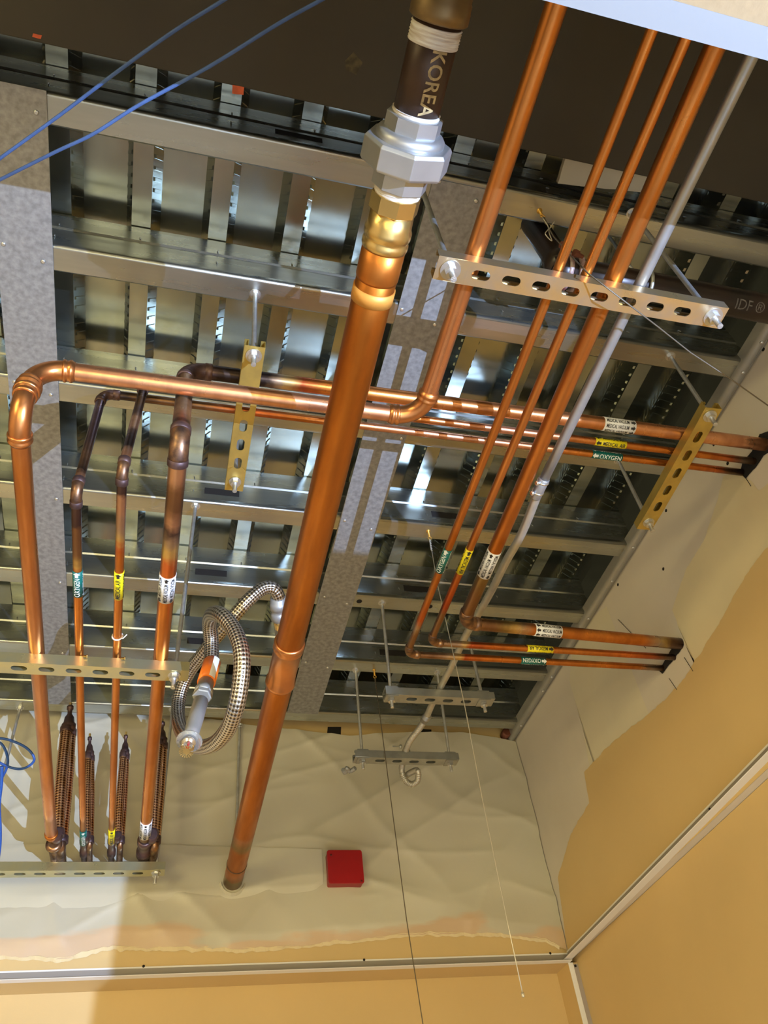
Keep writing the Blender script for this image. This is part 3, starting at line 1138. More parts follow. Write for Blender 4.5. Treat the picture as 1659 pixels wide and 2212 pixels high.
# right strut, carrying the four copper lines and the conduit
ZR = 1.080
ra, rb_ = P(938, 590, 'z', ZR), P(1569, 677, 'z', ZR)
ym = (ra.y + rb_.y) / 2
ra, rb_ = V((ra.x, ym + 0.0, ZR)), V((rb_.x, ym, ZR))
px0 = P(1040, 590, 'z', ZR).x - ra.x
px1 = P(1480, 660, 'z', ZR).x - ra.x
strut('slotted_strut', ra, rb_, 0.037, 0.021, [px0 + (px1 - px0) * i / 7 for i in range(8)], 'gold', 'long gold zinc slotted strut at the upper right, under four copper pipes', grp='slotted hanger struts')
pl, prr = P(972, 585, 'z', ZR), P(1543, 678, 'z', ZR)
rod(pl.x, ym, ZJ, ZR, 'threaded rod at the left end of the upper right gold strut', washer=0.0155)
rod(prr.x, ym, ZJ, ZR, 'threaded rod at the right end of the upper right gold strut', washer=0.0155)

# left strut
ZL = 0.966
yl = P(200, 1450, 'z', ZL).y
la, lb_ = V((-0.75, yl, ZL)), V((P(407, 1462, 'z', ZL).x, yl, ZL))
s0 = P(41, 1441, 'z', ZL).x + 0.75
s1 = P(330, 1457, 'z', ZL).x + 0.75
strut('slotted_strut', la, lb_, 0.036, 0.021, [s0 + (s1 - s0) * i / 5 for i in range(-8, 7)], 'gold3', 'pale gold slotted strut at the left, under four copper pipes', grp='slotted hanger struts')
rod(P(376, 1462, 'z', ZL).x, yl, ZJ, ZL, 'threaded rod beside the left gold strut end, left of the braided hose', lean=(0.010, 0.012))

# strut by the back wall at lower left
ZL2 = 0.960
yl2 = P(200, 1886, 'z', ZL2).y
bs0 = P(43, 1888, 'z', ZL2).x + 0.75
bs1 = P(297.5, 1885, 'z', ZL2).x + 0.75
strut('slotted_strut', (-0.75, yl2, ZL2), (P(356, 1884, 'z', ZL2).x, yl2, ZL2), 0.041, 0.021, [bs0 + (bs1 - bs0) * i / 6 for i in range(-8, 7)], 'gold3', 'slotted strut by the back wall at lower left, under the brazed pipe ends', grp='slotted hanger struts')
rod(P(337, 1885, 'z', ZL2).x, yl2, ZJ, ZL2, 'threaded rod at the right end of the strut by the back wall')
rod(-0.443, 2.294, ZJ, ZL2, 'threaded rod at far left, beside the coiled blue cable')
rod(0.228, 2.345, ZJ, 0.99, 'threaded rod behind the lower end of the large copper pipe', washer=0)

# struts running away from the lens under the cross pipes
ZM = 1.250
ma, mb = P(549, 768, 'z', ZM), P(507, 1040, 'z', ZM)
xm = (ma.x + mb.x) / 2
m0, m1 = P(548, 757 - 9, 'z', ZM).y, P(506, 1060, 'z', ZM).y
ms0 = P(525, 914 - 39, 'z', ZM).y - m0
ms1 = P(515, 1000, 'z', ZM).y - m0
strut('slotted_strut', (xm, m0, ZM), (xm, m1, ZM), 0.037, 0.021, [ms0 + (ms1 - ms0) * i / 3 for i in range(4)], 'gold2', 'short yellow slotted strut left of the large copper pipe', grp='slotted hanger struts')
rod(xm, ma.y, ZJ, ZM, 'threaded rod at the near end of the short yellow strut by the large pipe', washer=0.0145)
rod(xm, mb.y, ZJ, ZM, 'threaded rod at the far end of the short yellow strut by the large pipe', washer=0.0125, topnut=False)
ZY = 1.250
ya_, yb_ = P(1542, 882, 'z', ZY).y, P(1394, 1144, 'z', ZY).y
xy = 1.010 * 1.0
ys0, ys1 = P(1510, 944, 'z', ZY).y - ya_, P(1422, 1094, 'z', ZY).y - ya_
strut('slotted_strut', (xy, ya_, ZY), (xy + 0.014, yb_, ZY), 0.038, 0.021, [ys0 + (ys1 - ys0) * i / 4 for i in range(5)], 'gold2', 'yellow slotted strut beside the right wall under three copper pipes', grp='slotted hanger struts')
pa, pb = P(1532, 898, 'z', ZY), P(1402, 1128, 'z', ZY)
rod(xy + 0.001, pa.y, ZJ, ZY, 'threaded rod at the near end of the yellow strut by the right wall', washer=0.014)
rod(xy + 0.013, pb.y, ZJ, ZY, 'threaded rod at the far end of the yellow strut by the right wall', washer=0.013)

# two small grey struts near the back right
ZQ = 1.175
qa, qb = P(828, 1514, 'z', ZQ), P(1063, 1522, 'z', ZQ)
yq = P(945, 1512, 'z', ZQ).y
sa, sb = P(887, 1514, 'z', ZQ).x - qa.x, P(1005, 1517, 'z', ZQ).x - qa.x
strut('slotted_strut', (qa.x, yq, ZQ), (qb.x, yq, ZQ), 0.036, 0.021, [sa + (sb - sa) * i / 3 for i in range(4)], 'strut', 'small grey slotted strut, the upper one of two near the back wall', grp='slotted hanger struts')
rod(P(842, 1514, 'z', ZQ).x, yq, ZJ, ZQ, 'threaded rod at the left end of the upper small grey strut', plate=0.0165, washer=0, lean=(0.0, -0.03))
rod(P(1042, 1520, 'z', ZQ).x, yq, ZJ, ZQ, 'threaded rod at the right end of the upper small grey strut', plate=0.0165, washer=0)
wa, wb_ = P(766, 1638, 'z', ZQ), P(987, 1650, 'z', ZQ)
yw = P(875, 1644, 'z', ZQ).y
sa, sb = P(821, 1642, 'z', ZQ).x - wa.x, P(929, 1648, 'z', ZQ).x - wa.x
strut('slotted_strut', (wa.x, yw, ZQ), (wb_.x, yw, ZQ), 0.036, 0.021, [sa + (sb - sa) * i / 3 for i in range(4)], 'strut', 'small grey slotted strut, the lower one of two against the masking sheet', grp='slotted hanger struts')
rod(P(783, 1641, 'z', ZQ).x, yw, ZJ, ZQ, 'threaded rod at the left end of the lower small grey strut', plate=0.0165, washer=0, lean=(0.0, -0.02))
rod(P(969, 1652, 'z', ZQ).x, yw, ZJ, ZQ, 'threaded rod at the right end of the lower small grey strut', plate=0.0165, washer=0, lean=(0.0, -0.03))
# ------------------------------------------------------------------ copper pipes
def stops_on(path, marks, default='cu'):
    """marks = [(point, tone)] -> positions 0..1 along the path"""
    tot = plen(path)
    out = []
    for p, t in marks:
        best, bs, L = 9e9, 0, 0.0
        for a, b in zip(path, path[1:]):
            d = b - a
            l = d.length
            if l < 1e-9:
                continue
            k = max(0, min(1, (p - a).dot(d) / (l * l)))
            q = (a + d * k - p).length
            if q < best:
                best, bs = q, (L + l * k) / tot
            L += l
        out.append((bs, t))
    return out


def cup(parent, p, d, r, L, m='cu_fit', name='coupling', bead=0.0022):
    """press coupling centred at p along d"""
    bm = NB()
    h = L / 2
    lathe(bm, V(p) - V(d).normalized() * h, d, [(0, r), (0.0006, r + bead), (0.003, r + bead * 1.6), (0.006, r + bead * 1.6), (0.009, r + bead * .6), (L - 0.009, r + bead * .6), (L - 0.006, r + bead * 1.6), (L - 0.003, r + bead * 1.6), (L - 0.0006, r + bead), (L, r)], 36)
    return build(name, bm, m, parent)


def sleeve(parent, path, r, m, name):
    bm = NB()
    sweep(bm, path, r, 28)
    return build(name, bm, m, parent)


ZP = 1.115
RP = 0.0143
# A: the long run: right group's first line -> left cross run -> up/down elbows -> left wall
xA = P(1018, 545, 'z', ZP).x
xA = 0.374
yA = 0.782
xLft = -0.257
runA = [V((xA, -0.35, ZP)), V((xA, yA, ZP)), V((xLft + 0.003, yA, ZP)), V((xLft, yA + 0.004, 1.0)), V((xLft - 0.004, 2.13, 1.0))]
pathA = fillet(runA, [0, 0.046, 0.046, 0.046, 0], 10)
tA = thing('copper_pipe', (0.05, yA, 1.0), 'long bright copper pipe running across the others, with beaded elbows at both ends', 'copper pipe')
mk = stops_on(pathA, [(V((xA, -.35, ZP)), 'warm'), (V((xA, 0.3, ZP)), 'cu'), (V((0.2, yA, ZP)), 'pink'), (V((-0.1, yA, ZP)), 'pink'), (V((xLft, 0.9, 1.0)), 'cu'), (V((xLft, 1.5, 1.0)), 'dull'), (V((xLft, 1.8, 1.0)), 'cu'), (V((xLft, 2.18, 1.0)), 'pink')])
bm = NB()
sweep(bm, pathA, RP, 32)
build('tube', bm, cu_mat('copper_long_run', mk), tA)


def elbow_fit(parent, path, corner, r, rad, m='cu_fit', ext=0.0):
    """cover the bend nearest to corner with a slightly larger elbow body and beaded ends"""
    pts = [p for p in path if (p - corner).length < rad * 1.02 + ext]
    bm = NB()
    sweep(bm, pts, r, 28)
    o = build('elbow', bm, m, parent)
    for e, q in ((pts[0], pts[1]), (pts[-1], pts[-2])):
        dd = (e - q).normalized()
        bm = NB()
        lathe(bm, e - dd * 0.006, dd, [(0, r), (0.001, r + 0.0022), (0.004, r + 0.0026), (0.006, r + 0.0008), (0.009, r + 0.0008), (0.011, r + 0.0026), (0.014, r + 0.0022), (0.016, r + 0.0002), (0.019, r - 0.0008)], 32)
        build('bead', bm, m, o)
    return o


for i in (1, 2, 3):
    elbow_fit(tA, pathA, runA[i], RP + 0.0016, 0.047)
cup(tA, (runA[2] + runA[3]) / 2, runA[3] - runA[2], RP + 0.001, 0.020, bead=0.003)
bm = NB()
lathe(bm, runA[4] - V((0, 0.006, 0)), (0, 1, 0), [(0, RP), (0.001, RP + 0.002), (0.012, RP + 0.002), (0.03, RP - 0.004)], 28)
build('end_cap', bm, 'cu', tA)

# B: left oxygen / air / vacuum lines, rising and turning to the right wall
ZA = 1.287
def left_line(corner0, corner1, xw, yw, r, yend, label, marks, erad, nm):
    c0 = P(*corner0, 'z', 1.0)
    c1 = P(*corner1, 'z', ZA)
    w0 = V((c0.x - 0.004, yend, 1.0))
    run = [w0, V((c0.x, c0.y, 1.0)), V((c1.x, c1.y, ZA)), P(xw, yw, 'x', X0 + 0.002)]
    path = fillet(run, [0, erad, erad, 0], 10)
    t = thing('copper_pipe', (c0.x, c0.y, 1.0), label, 'copper pipe')
    bm = NB()
    sweep(bm, path, r, 28)
    build('tube', bm, cu_mat(nm, stops_on(path, marks(run))), t)
    return t, run, path


def mk_small(run, seq_a, seq_b, seq_c):
    out = []
    for k, seq in enumerate((seq_a, seq_b, seq_c)):
        a, b = run[k], run[k + 1]
        for f, t in seq:
            out.append((a + (b - a) * f, t))
    return out


tO, runO, pathO = left_line((164, 1062), (222, 850), 1606, 1021, 0.0080, 2.15, 'thin copper oxygen pipe at far left that rises through a blackened bend, green label',
                            lambda r: mk_small(r, [(0, 'dark'), (0.05, 'cu'), (0.55, 'cu'), (0.8, 'warm'), (0.845, 'hot'), (0.86, 'gold'), (0.88, 'brown'), (0.935, 'brown'), (0.94, 'dark')],
                                               [(0.07, 'dark'), (0.09, 'patch'), (0.14, 'patch'), (0.16, 'black'), (0.30, 'brown'), (0.45, 'dark'), (0.8, 'purple'), (0.92, 'purple')],
                                               [(0.03, 'black'), (0.08, 'brown'), (0.13, 'brown'), (0.2, 'hot'), (0.27, 'warm'), (0.5, 'pink'), (0.7, 'cu'), (0.9, 'warm'), (0.95, 'hot'), (0.97, 'brown'), (1, 'dark')]), 0.022, 'copper_oxygen_left')
tI, runI, pathI = left_line((264, 1015), (313, 830), 1632, 997, 0.0080, 2.15, 'thin copper medical air pipe rising behind the long bright pipe, yellow label',
                            lambda r: mk_small(r, [(0, 'dark'), (0.05, 'cu'), (0.6, 'cu'), (0.845, 'warm'), (0.865, 'hot'), (0.88, 'gold'), (0.9, 'tan'), (0.93, 'patch'), (0.955, 'patch'), (0.96, 'dark')],
                                               [(0.05, 'dark'), (0.08, 'patch'), (0.18, 'patch'), (0.22, 'black'), (0.38, 'dark'), (0.42, 'patch'), (0.55, 'patch'), (0.6, 'dark'), (0.75, 'brown'), (0.85, 'dark')],
                                               [(0.03, 'black'), (0.1, 'brown'), (0.16, 'brown'), (0.24, 'hot'), (0.4, 'warm'), (0.55, 'pink'), (0.72, 'cu'), (0.9, 'warm'), (0.95, 'hot'), (0.97, 'tan'), (1, 'brown')]), 0.022, 'copper_air_left')
tV, runV, pathV = left_line((388, 955), (403, 798), 1655, 961, RP, 2.15, 'thicker copper vacuum pipe rising through a scorched bend, white label',
                            lambda r: mk_small(r, [(0, 'brown'), (0.05, 'cu'), (0.5, 'cu'), (0.75, 'warm'), (0.80, 'hot'), (0.825, 'gold'), (0.84, 'tan'), (0.86, 'dark'), (0.875, 'patch'), (0.90, 'brown'), (0.93, 'brown'), (0.945, 'patch')],
                                               [(0.02, 'patch'), (0.07, 'dark'), (0.22, 'dark'), (0.24, 'patch'), (0.48, 'patch'), (0.50, 'dark'), (0.66, 'dark'), (0.68, 'patch'), (0.85, 'brown'), (0.93, 'dark')],
                                               [(0.02, 'purple'), (0.05, 'black'), (0.12, 'black'), (0.135, 'tan'), (0.15, 'gold'), (0.17, 'red'), (0.21, 'warm'), (0.3, 'cu'), (0.5, 'pink'), (0.75, 'cu'), (0.88, 'warm'), (0.905, 'red'), (0.92, 'tan'), (0.94, 'brown'), (1, 'brown')]), 0.036, 'copper_vacuum_left')
for t, run, path, r, er in ((tO, runO, pathO, 0.0080, 0.023), (tI, runI, pathI, 0.0080, 0.023), (tV, runV, pathV, RP, 0.038)):
    for i, mm in ((1, 'braze'), (2, 'oxid')):
        pts = [p for p in path if (p - run[i]).length < er * 1.05]
        if len(pts) < 3:
            continue
        bm = NB()
        sweep(bm, pts, r + 0.0013, 24)
        build('elbow', bm, mm, t)
        for e, q in ((pts[0], pts[1]), (pts[-1], pts[-2])):
            dd = (e - q).normalized()
            bm = NB()
            lathe(bm, e - dd * 0.004, dd, [(0, r), (0.001, r + 0.0022), (0.012, r + 0.0022), (0.014, r)], 24)
            build('elbow_collar', bm, 'oxid', t)

# C: right group lines turning to the right wall
def right_line(corner, xup, r, zt, label, marks, erad, nm, rise=None):
    c = P(*corner, 'z', zt)
    run = [V((xup, -0.35, zt)), V((c.x, c.y, zt)), P(rise[0], rise[1], 'x', X0 + 0.002)]
    path = fillet(run, [0, erad, 0], 10)
    t = thing('copper_pipe', (c.x, c.y, zt), label, 'copper pipe')
    bm = NB()
    sweep(bm, path, r, 28)
    mks = []
    for k, seq in enumerate(marks):
        for f, tn in seq:
            mks.append((run[k] + (run[k + 1] - run[k]) * f, tn))
    build('tube', bm, cu_mat(nm, stops_on(path, mks)), t)
    pts = [p for p in path if (p - run[1]).length < erad * 1.1]
    bm = NB()
    sweep(bm, pts, r + 0.0014, 24)
    build('elbow', bm, 'braze', t)
    for e, q in ((pts[0], pts[1]), (pts[-1], pts[-2])):
        dd = (e - q).normalized()
        bm = NB()
        lathe(bm, e - dd * 0.004, dd, [(0, r), (0.001, r + 0.002), (0.012, r + 0.002), (0.014, r)], 24)
        build('elbow_collar', bm, 'braze', t)
    return t, run, path


t2, run2, _ = right_line((879, 1413), P(1324, 250, 'z', 1.110).x, 0.0080, 1.110, 'thin copper oxygen pipe of the right group, turning right lowest, green labels',
                         [[(0, 'warm'), (0.4, 'cu'), (0.8, 'warm'), (0.885, 'cu'), (0.93, 'hot'), (0.945, 'tan'), (0.955, 'brown'), (0.985, 'brown')],
                          [(0.02, 'brown'), (0.1, 'brown'), (0.15, 'tan'), (0.19, 'gold'), (0.20, 'red'), (0.27, 'warm'), (0.6, 'cu'), (0.9, 'warm'), (0.94, 'tan'), (1, 'brown')]], 0.022, 'copper_oxygen_right', rise=(1434, 1443))
t3, run3, _ = right_line((929, 1388), P(1402, 250, 'z', 1.110).x, 0.0080, 1.110, 'thin copper medical air pipe of the right group, between oxygen and vacuum',
                         [[(0, 'warm'), (0.4, 'cu'), (0.84, 'cu'), (0.90, 'hot'), (0.925, 'red'), (0.94, 'brown'), (0.985, 'brown')],
                          [(0.02, 'brown'), (0.11, 'tan'), (0.13, 'gold'), (0.15, 'red'), (0.3, 'warm'), (0.6, 'cu'), (0.9, 'hot'), (0.95, 'brown'), (1, 'dark')]], 0.022, 'copper_air_right', rise=(1458, 1420))
t4, run4, _ = right_line((1000, 1345), P(1461, 250, 'z', ZP).x, RP, ZP, 'thick copper vacuum pipe of the right group, bent with a scorched elbow',
                         [[(0, 'warm'), (0.4, 'cu'), (0.8, 'warm'), (0.865, 'warm'), (0.875, 'olive'), (0.885, 'gold'), (0.90, 'olive'), (0.94, 'brown'), (0.98, 'brown')],
                          [(0.03, 'brown'), (0.12, 'brown'), (0.18, 'olive'), (0.21, 'gold'), (0.25, 'tan'), (0.30, 'warm'), (0.6, 'cu'), (0.8, 'warm'), (0.88, 'tan'), (0.91, 'gold'), (0.94, 'brown'), (1, 'dark')]], 0.034, 'copper_vacuum_right', rise=(1471, 1391))

# D: the large central pipe with its fittings
ZBG = 0.970
RB = 0.0270
bx0, bx1 = P(827, 530, 'z', ZBG).x, P(502, 1905, 'y', Y0 - 0.01).x
bw = P(502, 1903, 'y', Y0 - 0.004)
y_top = P(829, 525, 'z', ZBG).y
big0 = V((0.2065, y_top, ZBG))
big1 = V((bw.x, Y0 + 0.004, ZBG))
bd = (big1 - big0).normalized()
tB = thing('large_copper_pipe', (0.21, 1.3, ZBG), 'large copper water pipe, thickest of all, running through the middle to the back wall', 'copper pipe')
bm = NB()
sweep(bm, [big0, big1], RB, 48)
build('tube', bm, cu_mat('copper_large', [(0, 'deep2'), (0.1, 'deep'), (0.3, 'deep2'), (0.5, 'deep'), (0.75, 'deep2'), (0.83, 'deep2'), (0.835, 'dull'), (0.86, 'olive'), (0.875, 'deep2'), (0.96, 'deep'), (0.965, 'olive'), (1, 'brown')], 0.34), tB)


def along_big(u, v):
    y = P(u, v, 'z', ZBG).y
    k = (y - big0.y) / (big1.y - big0.y)
    return big0 + (big1 - big0) * k


a, b = along_big(622, 1385), along_big(603, 1478)
bm = NB()
Lc = (b - a).length
lathe(bm, a, bd, [(0, RB), (0.001, RB + 0.0028), (0.004, RB + 0.0036), (0.008, RB + 0.0036), (0.012, RB + 0.0016), (0.018, RB + 0.0036), (0.022, RB + 0.0036), (0.026, RB + 0.0012), (Lc - 0.018, RB + 0.0012), (Lc - 0.014, RB + 0.0040), (Lc - 0.007, RB + 0.0040), (Lc - 0.003, RB + 0.0016), (Lc, RB)], 48)
build('coupling', bm, 'cu_fit', tB)
a, b = along_big(805, 618), along_big(800, 647)
bm = NB()
lathe(bm, a, bd, [(0, RB + 0.0015), ((b - a).length, RB + 0.0015)], 48)
build('tape_band', bm, mat('orange_tape', (0.62, 0.28, 0.05), 0.3, 0.5), tB)
a = along_big(803, 600)
bm = NB()
lathe(bm, big0, bd, [(0, RB + 0.0013), ((a - big0).length - 0.004, RB + 0.0013), ((a - big0).length, RB + 0.0004)], 48)
build('socket_end', bm, 'cu', tB)
a = along_big(506, 1865)
bm = NB()
lathe(bm, a, bd, [(0, RB + 0.0002), (0.001, RB + 0.0012), (0.004, RB + 0.0012), (0.005, RB + 0.0002)], 48)
build('tape_ring', bm, mat('dark_ring', (0.10, 0.05, 0.02), 0.3, 0.5), tB)

# threaded fittings at its near end, each with its own look
up = -bd
o = big0.copy()
bm = NB()
lathe(bm, o + bd * 0.006, up, [(0, 0.0285), (0.004, 0.030), (0.010, 0.030), (0.012, 0.0285), (0.016, 0.0285), (0.018, 0.0305), (0.026, 0.0305), (0.030, 0.0285), (0.050, 0.0275)], 48)
build('press_socket', bm, 'brass', tB)
bm = NB()
lathe(bm, o + up * 0.043, up, [(0, 0.0295), (0.001, 0.031), (0.021, 0.031), (0.022, 0.029)], sides=8)
build('brass_octagon', bm, 'brass', tB)
bm = NB()
sweep(bm, [o + up * 0.064, o + up * 0.075], lambda L: 0.0285 + 0.0006 * math.sin(L * 3000), 40, step=0.0012)
build('sealing_tape_ring', bm, 'ptfe', tB)
un = thing('pipe_union', o + up * 0.1, 'bright grey steel union with a big octagonal nut, between brass adapter and black nipple', 'pipe fitting')
bm = NB()
lathe(bm, o + up * 0.073, up, [(0, 0.033), (0.001, 0.034), (0.024, 0.034), (0.026, 0.032)], sides=8)
build('lower_octagon', bm, 'zincwhite', un)
bm = NB()
lathe(bm, o + up * 0.0955, up, [(0, 0.044), (0.002, 0.0515), (0.005, 0.0535), (0.029, 0.0535), (0.033, 0.0505)], sides=8)
build('union_nut', bm, 'zincwhite', un, bevel=0.0008)
bm = NB()
lathe(bm, o + up * 0.124, up, [(0, 0.041), (0.010, 0.041), (0.014, 0.038), (0.016, 0.034)], 48)
build('union_collar', bm, 'zincwhite', un)
bm = NB()
lathe(bm, o + up * 0.138, up, [(0, 0.0325), (0.001, 0.0335), (0.018, 0.0335), (0.019, 0.031)], sides=8)
build('upper_octagon', bm, 'zincwhite', un)
nz_ = thing('black_nipple', o + up * 0.2, 'dark steel pipe nipple with white taped threads and pale stencilled lettering', 'pipe fitting')
n0, n1 = 0.154, 0.30
# place the nipple between its pixel positions
def tpos(u, v):
    return (o.y - P(u, v, 'z', ZBG).y)
tn0, tn1, tn2, tn3, tn4 = tpos(890, 278), tpos(898, 238), tpos(938, 88), tpos(945, 52), tpos(950, 30)
bm = NB()
lathe(bm, o + up * tn0, up, [(0, 0.0268), (tn4 - tn0, 0.0268)], 48)
build('nipple_body', bm, 'nipple', nz_)
for aa, bb in ((tn0, tn1), (tn2, tn3)):
    bm = NB()
    sweep(bm, [o + up * (aa - 0.003), o + up * bb], lambda L: 0.0278 + 0.0007 * math.sin(L * 2200), 44, step=0.001)
    build('sealing_tape', bm, 'ptfe', nz_)
mid = o + up * ((tn1 + tn2) / 2)
nn = (-mid).normalized()
nn = (nn - bd * nn.dot(bd)).normalized()
nn = Matrix.Rotation(-0.40, 3, bd) @ nn
vs, fs = text_tris('KOREA', 0.026, 0.88, 0.0004)
bm = NB()
wd = max(x for x, _ in vs) - min(x for x, _ in vs)
sc = (tn2 - tn1) * 0.93 / wd
wrap_shape(bm, [(x * sc, y * 0.9) for x, y in vs], fs, mid, bd, nn.cross(bd), nn, 0.0274)
build('lettering', bm, 'stencil', nz_)
rd = thing('bronze_reducer', o + up * 0.4, 'dark bronze reducing fitting above the lettered black nipple', 'pipe fitting')
bm = NB()
lathe(bm, o + up * tn4, up, [(-0.006, 0.0300), (-0.004, 0.0325), (0.006, 0.0325), (0.008, 0.0318), (0.014, 0.0318), (0.016, 0.0305), (0.10, 0.0305), (0.16, 0.034), (0.24, 0.034)], 48)
build('reducer_body', bm, 'brass_dk', rd)

# paper collar where the big pipe meets the sheet
bm = NB()
pts = []
for k in range(9):
    t = PI * 0.9 * k / 8 + PI * 1.02
    pts.append(V((big1.x + math.cos(t) * 0.034, Y0 - 0.026, ZBG + math.sin(t) * 0.036)))
pts2 = [V((p.x * 1.0 + (p.x - big1.x) * 0.25, Y0 - 0.012, p.z - 0.010)) for p in pts]
va, vb = [bm.verts.new(p) for p in pts], [bm.verts.new(p) for p in pts2]
for i in range(8):
    bm.faces.new((va[i], va[i + 1], vb[i + 1], vb[i]))
tag(build('torn_collar', bm, SM, solid=-0.0008), 'torn flap of masking sheet under the end of the large copper pipe', 'sheet')

# ------------------------------------------------------------------ labels on the pipes
def on_run(run, i, u, v, zz=None, axis='y'):
    z = run[i].z if zz is None else zz
    p = P(u, v, 'z', z)
    a, b = run[i], run[i + 1]
    k = (p[AX[axis]] - a[AX[axis]]) / (b[AX[axis]] - a[AX[axis]])
    return a + (b - a) * k


def lab(t, run, i, q0, q1, r, txt, axis, **kw):
    col = {'OXYGEN': ('green', 'wink'), 'MEDICAL AIR': ('yellow', 'ink'), 'MEDICAL VACUUM': ('paper', 'ink')}[txt]
    marker(t, on_run(run, i, *q0, axis=axis), on_run(run, i, *q1, axis=axis), r, txt, col[0], col[1], **kw)


RW = (-2, -1, 0, 1, 2)
lab(tO, runO, 0, (165, 1230), (167, 1284), 0.0080, 'OXYGEN', 'y', rows=(-1, 0, 1), size=0.0145, alt=True, tilt=0.25, squeeze=1.0)
lab(tI, runI, 0, (262, 1233), (259, 1290), 0.0080, 'MEDICAL AIR', 'y', rows=(-1, 0, 1), size=0.0125, alt=True, tilt=0.2, squeeze=0.9)
lab(tV, runV, 0, (363, 1292), (366, 1238), RP, 'MEDICAL VACUUM', 'y', rows=RW, size=0.0112, alt=True, tilt=-0.1)
lab(tO, runO, 0, (172, 1792), (173, 1822), 0.0080, 'OXYGEN', 'y', rows=(-1, 0, 1), size=0.0125, alt=True, squeeze=1.0)
lab(tI, runI, 0, (244, 1790), (244, 1819), 0.0080, 'MEDICAL AIR', 'y', rows=(-1, 0, 1), size=0.0125, alt=True)
lab(tV, runV, 0, (319, 1804), (321, 1771), RP, 'MEDICAL VACUUM', 'y', rows=RW, size=0.0112, alt=True)
lab(tV, runV, 2, (1304, 908), (1369, 920), RP, 'MEDICAL VACUUM', 'x', rows=RW, size=0.0112, tilt=0.15)
lab(tI, runI, 2, (1283, 953), (1347, 965), 0.0080, 'MEDICAL AIR', 'x', rows=(-1, 0, 1), size=0.0125, arrow_at=-1, tilt=0.35, alt=False)
lab(tO, runO, 2, (1280, 983), (1342, 995), 0.0080, 'OXYGEN', 'x', rows=(-1, 0, 1), size=0.0145, arrow_at=-1, tilt=0.35, squeeze=1.0)
lab(t2, run2, 0, (962, 1184), (942, 1233), 0.0080, 'OXYGEN', 'y', rows=(-1, 0, 1), size=0.0145, alt=True, tilt=0.3, squeeze=1.0)
lab(t3, run3, 0, (987, 1235), (1006, 1184), 0.0080, 'MEDICAL AIR', 'y', rows=(-1, 0, 1), size=0.0125, arrow_at=-1, alt=True, tilt=0.3)
lab(t4, run4, 0, (1037, 1240), (1052, 1186), RP, 'MEDICAL VACUUM', 'y', rows=RW, size=0.0112, alt=True, tilt=-0.1)
lab(t4, run4, 1, (1152, 1367), (1210, 1373), RP, 'MEDICAL VACUUM', 'x', rows=RW, size=0.0112, arrow_at=-1, tilt=0.0)
lab(t3, run3, 1, (1195, 1407), (1140, 1402), 0.0080, 'MEDICAL AIR', 'x', rows=(-1, 0, 1), size=0.0125, arrow_at=-1, tilt=0.2)
lab(t2, run2, 1, (1181, 1434), (1127, 1430), 0.0080, 'OXYGEN', 'x', rows=(-1, 0, 1), size=0.0145, arrow_at=-1, tilt=0.1, squeeze=1.0)

# cream cable tie on the left air pipe
zt = on_run(runI, 0, 257, 1373, axis='y')
bm = NB()
sweep(bm, [zt + V((math.cos(t) * 0.0093, 0.003 * math.sin(t * 0.5), math.sin(t) * 0.0093)) for t in [2 * PI * k / 24 for k in range(25)]], 0.0016, 8, cap=True)
zo = thing('cable_tie', zt, 'cream plastic cable tie round the thin copper medical air pipe at left', 'cable tie')
build('band', bm, 'zip', zo)
bm = NB()
sweep(bm, [zt + V((0.004, -0.002, -0.0095)), zt + V((0.012, -0.006, -0.010)), zt + V((0.018, -0.015, -0.008))], 0.0012, 6)
build('tail', bm, 'zip', zo)

# copper coloured ties where the lines sit on the left strut
for k, (rr, rad) in enumerate(((runO, 0.0095), (runI, 0.0095))):
    q = V((rr[0].x + 0.003, yl - 0.023, ZL + 0.012))
    bm = NB()
    lathe(bm, q + V((rad, 0, 0.006)), (1, 0, 0.0), [(0, 0.002), (0.006, 0.002), (0.0061, 0.0035), (0.008, 0.0035)], 10)
    tag(build('clamp_screw', bm, 'brass'), 'small brass clamp screw beside the thin copper %s pipe on the left strut' % ('oxygen', 'medical air')[k], 'screw')

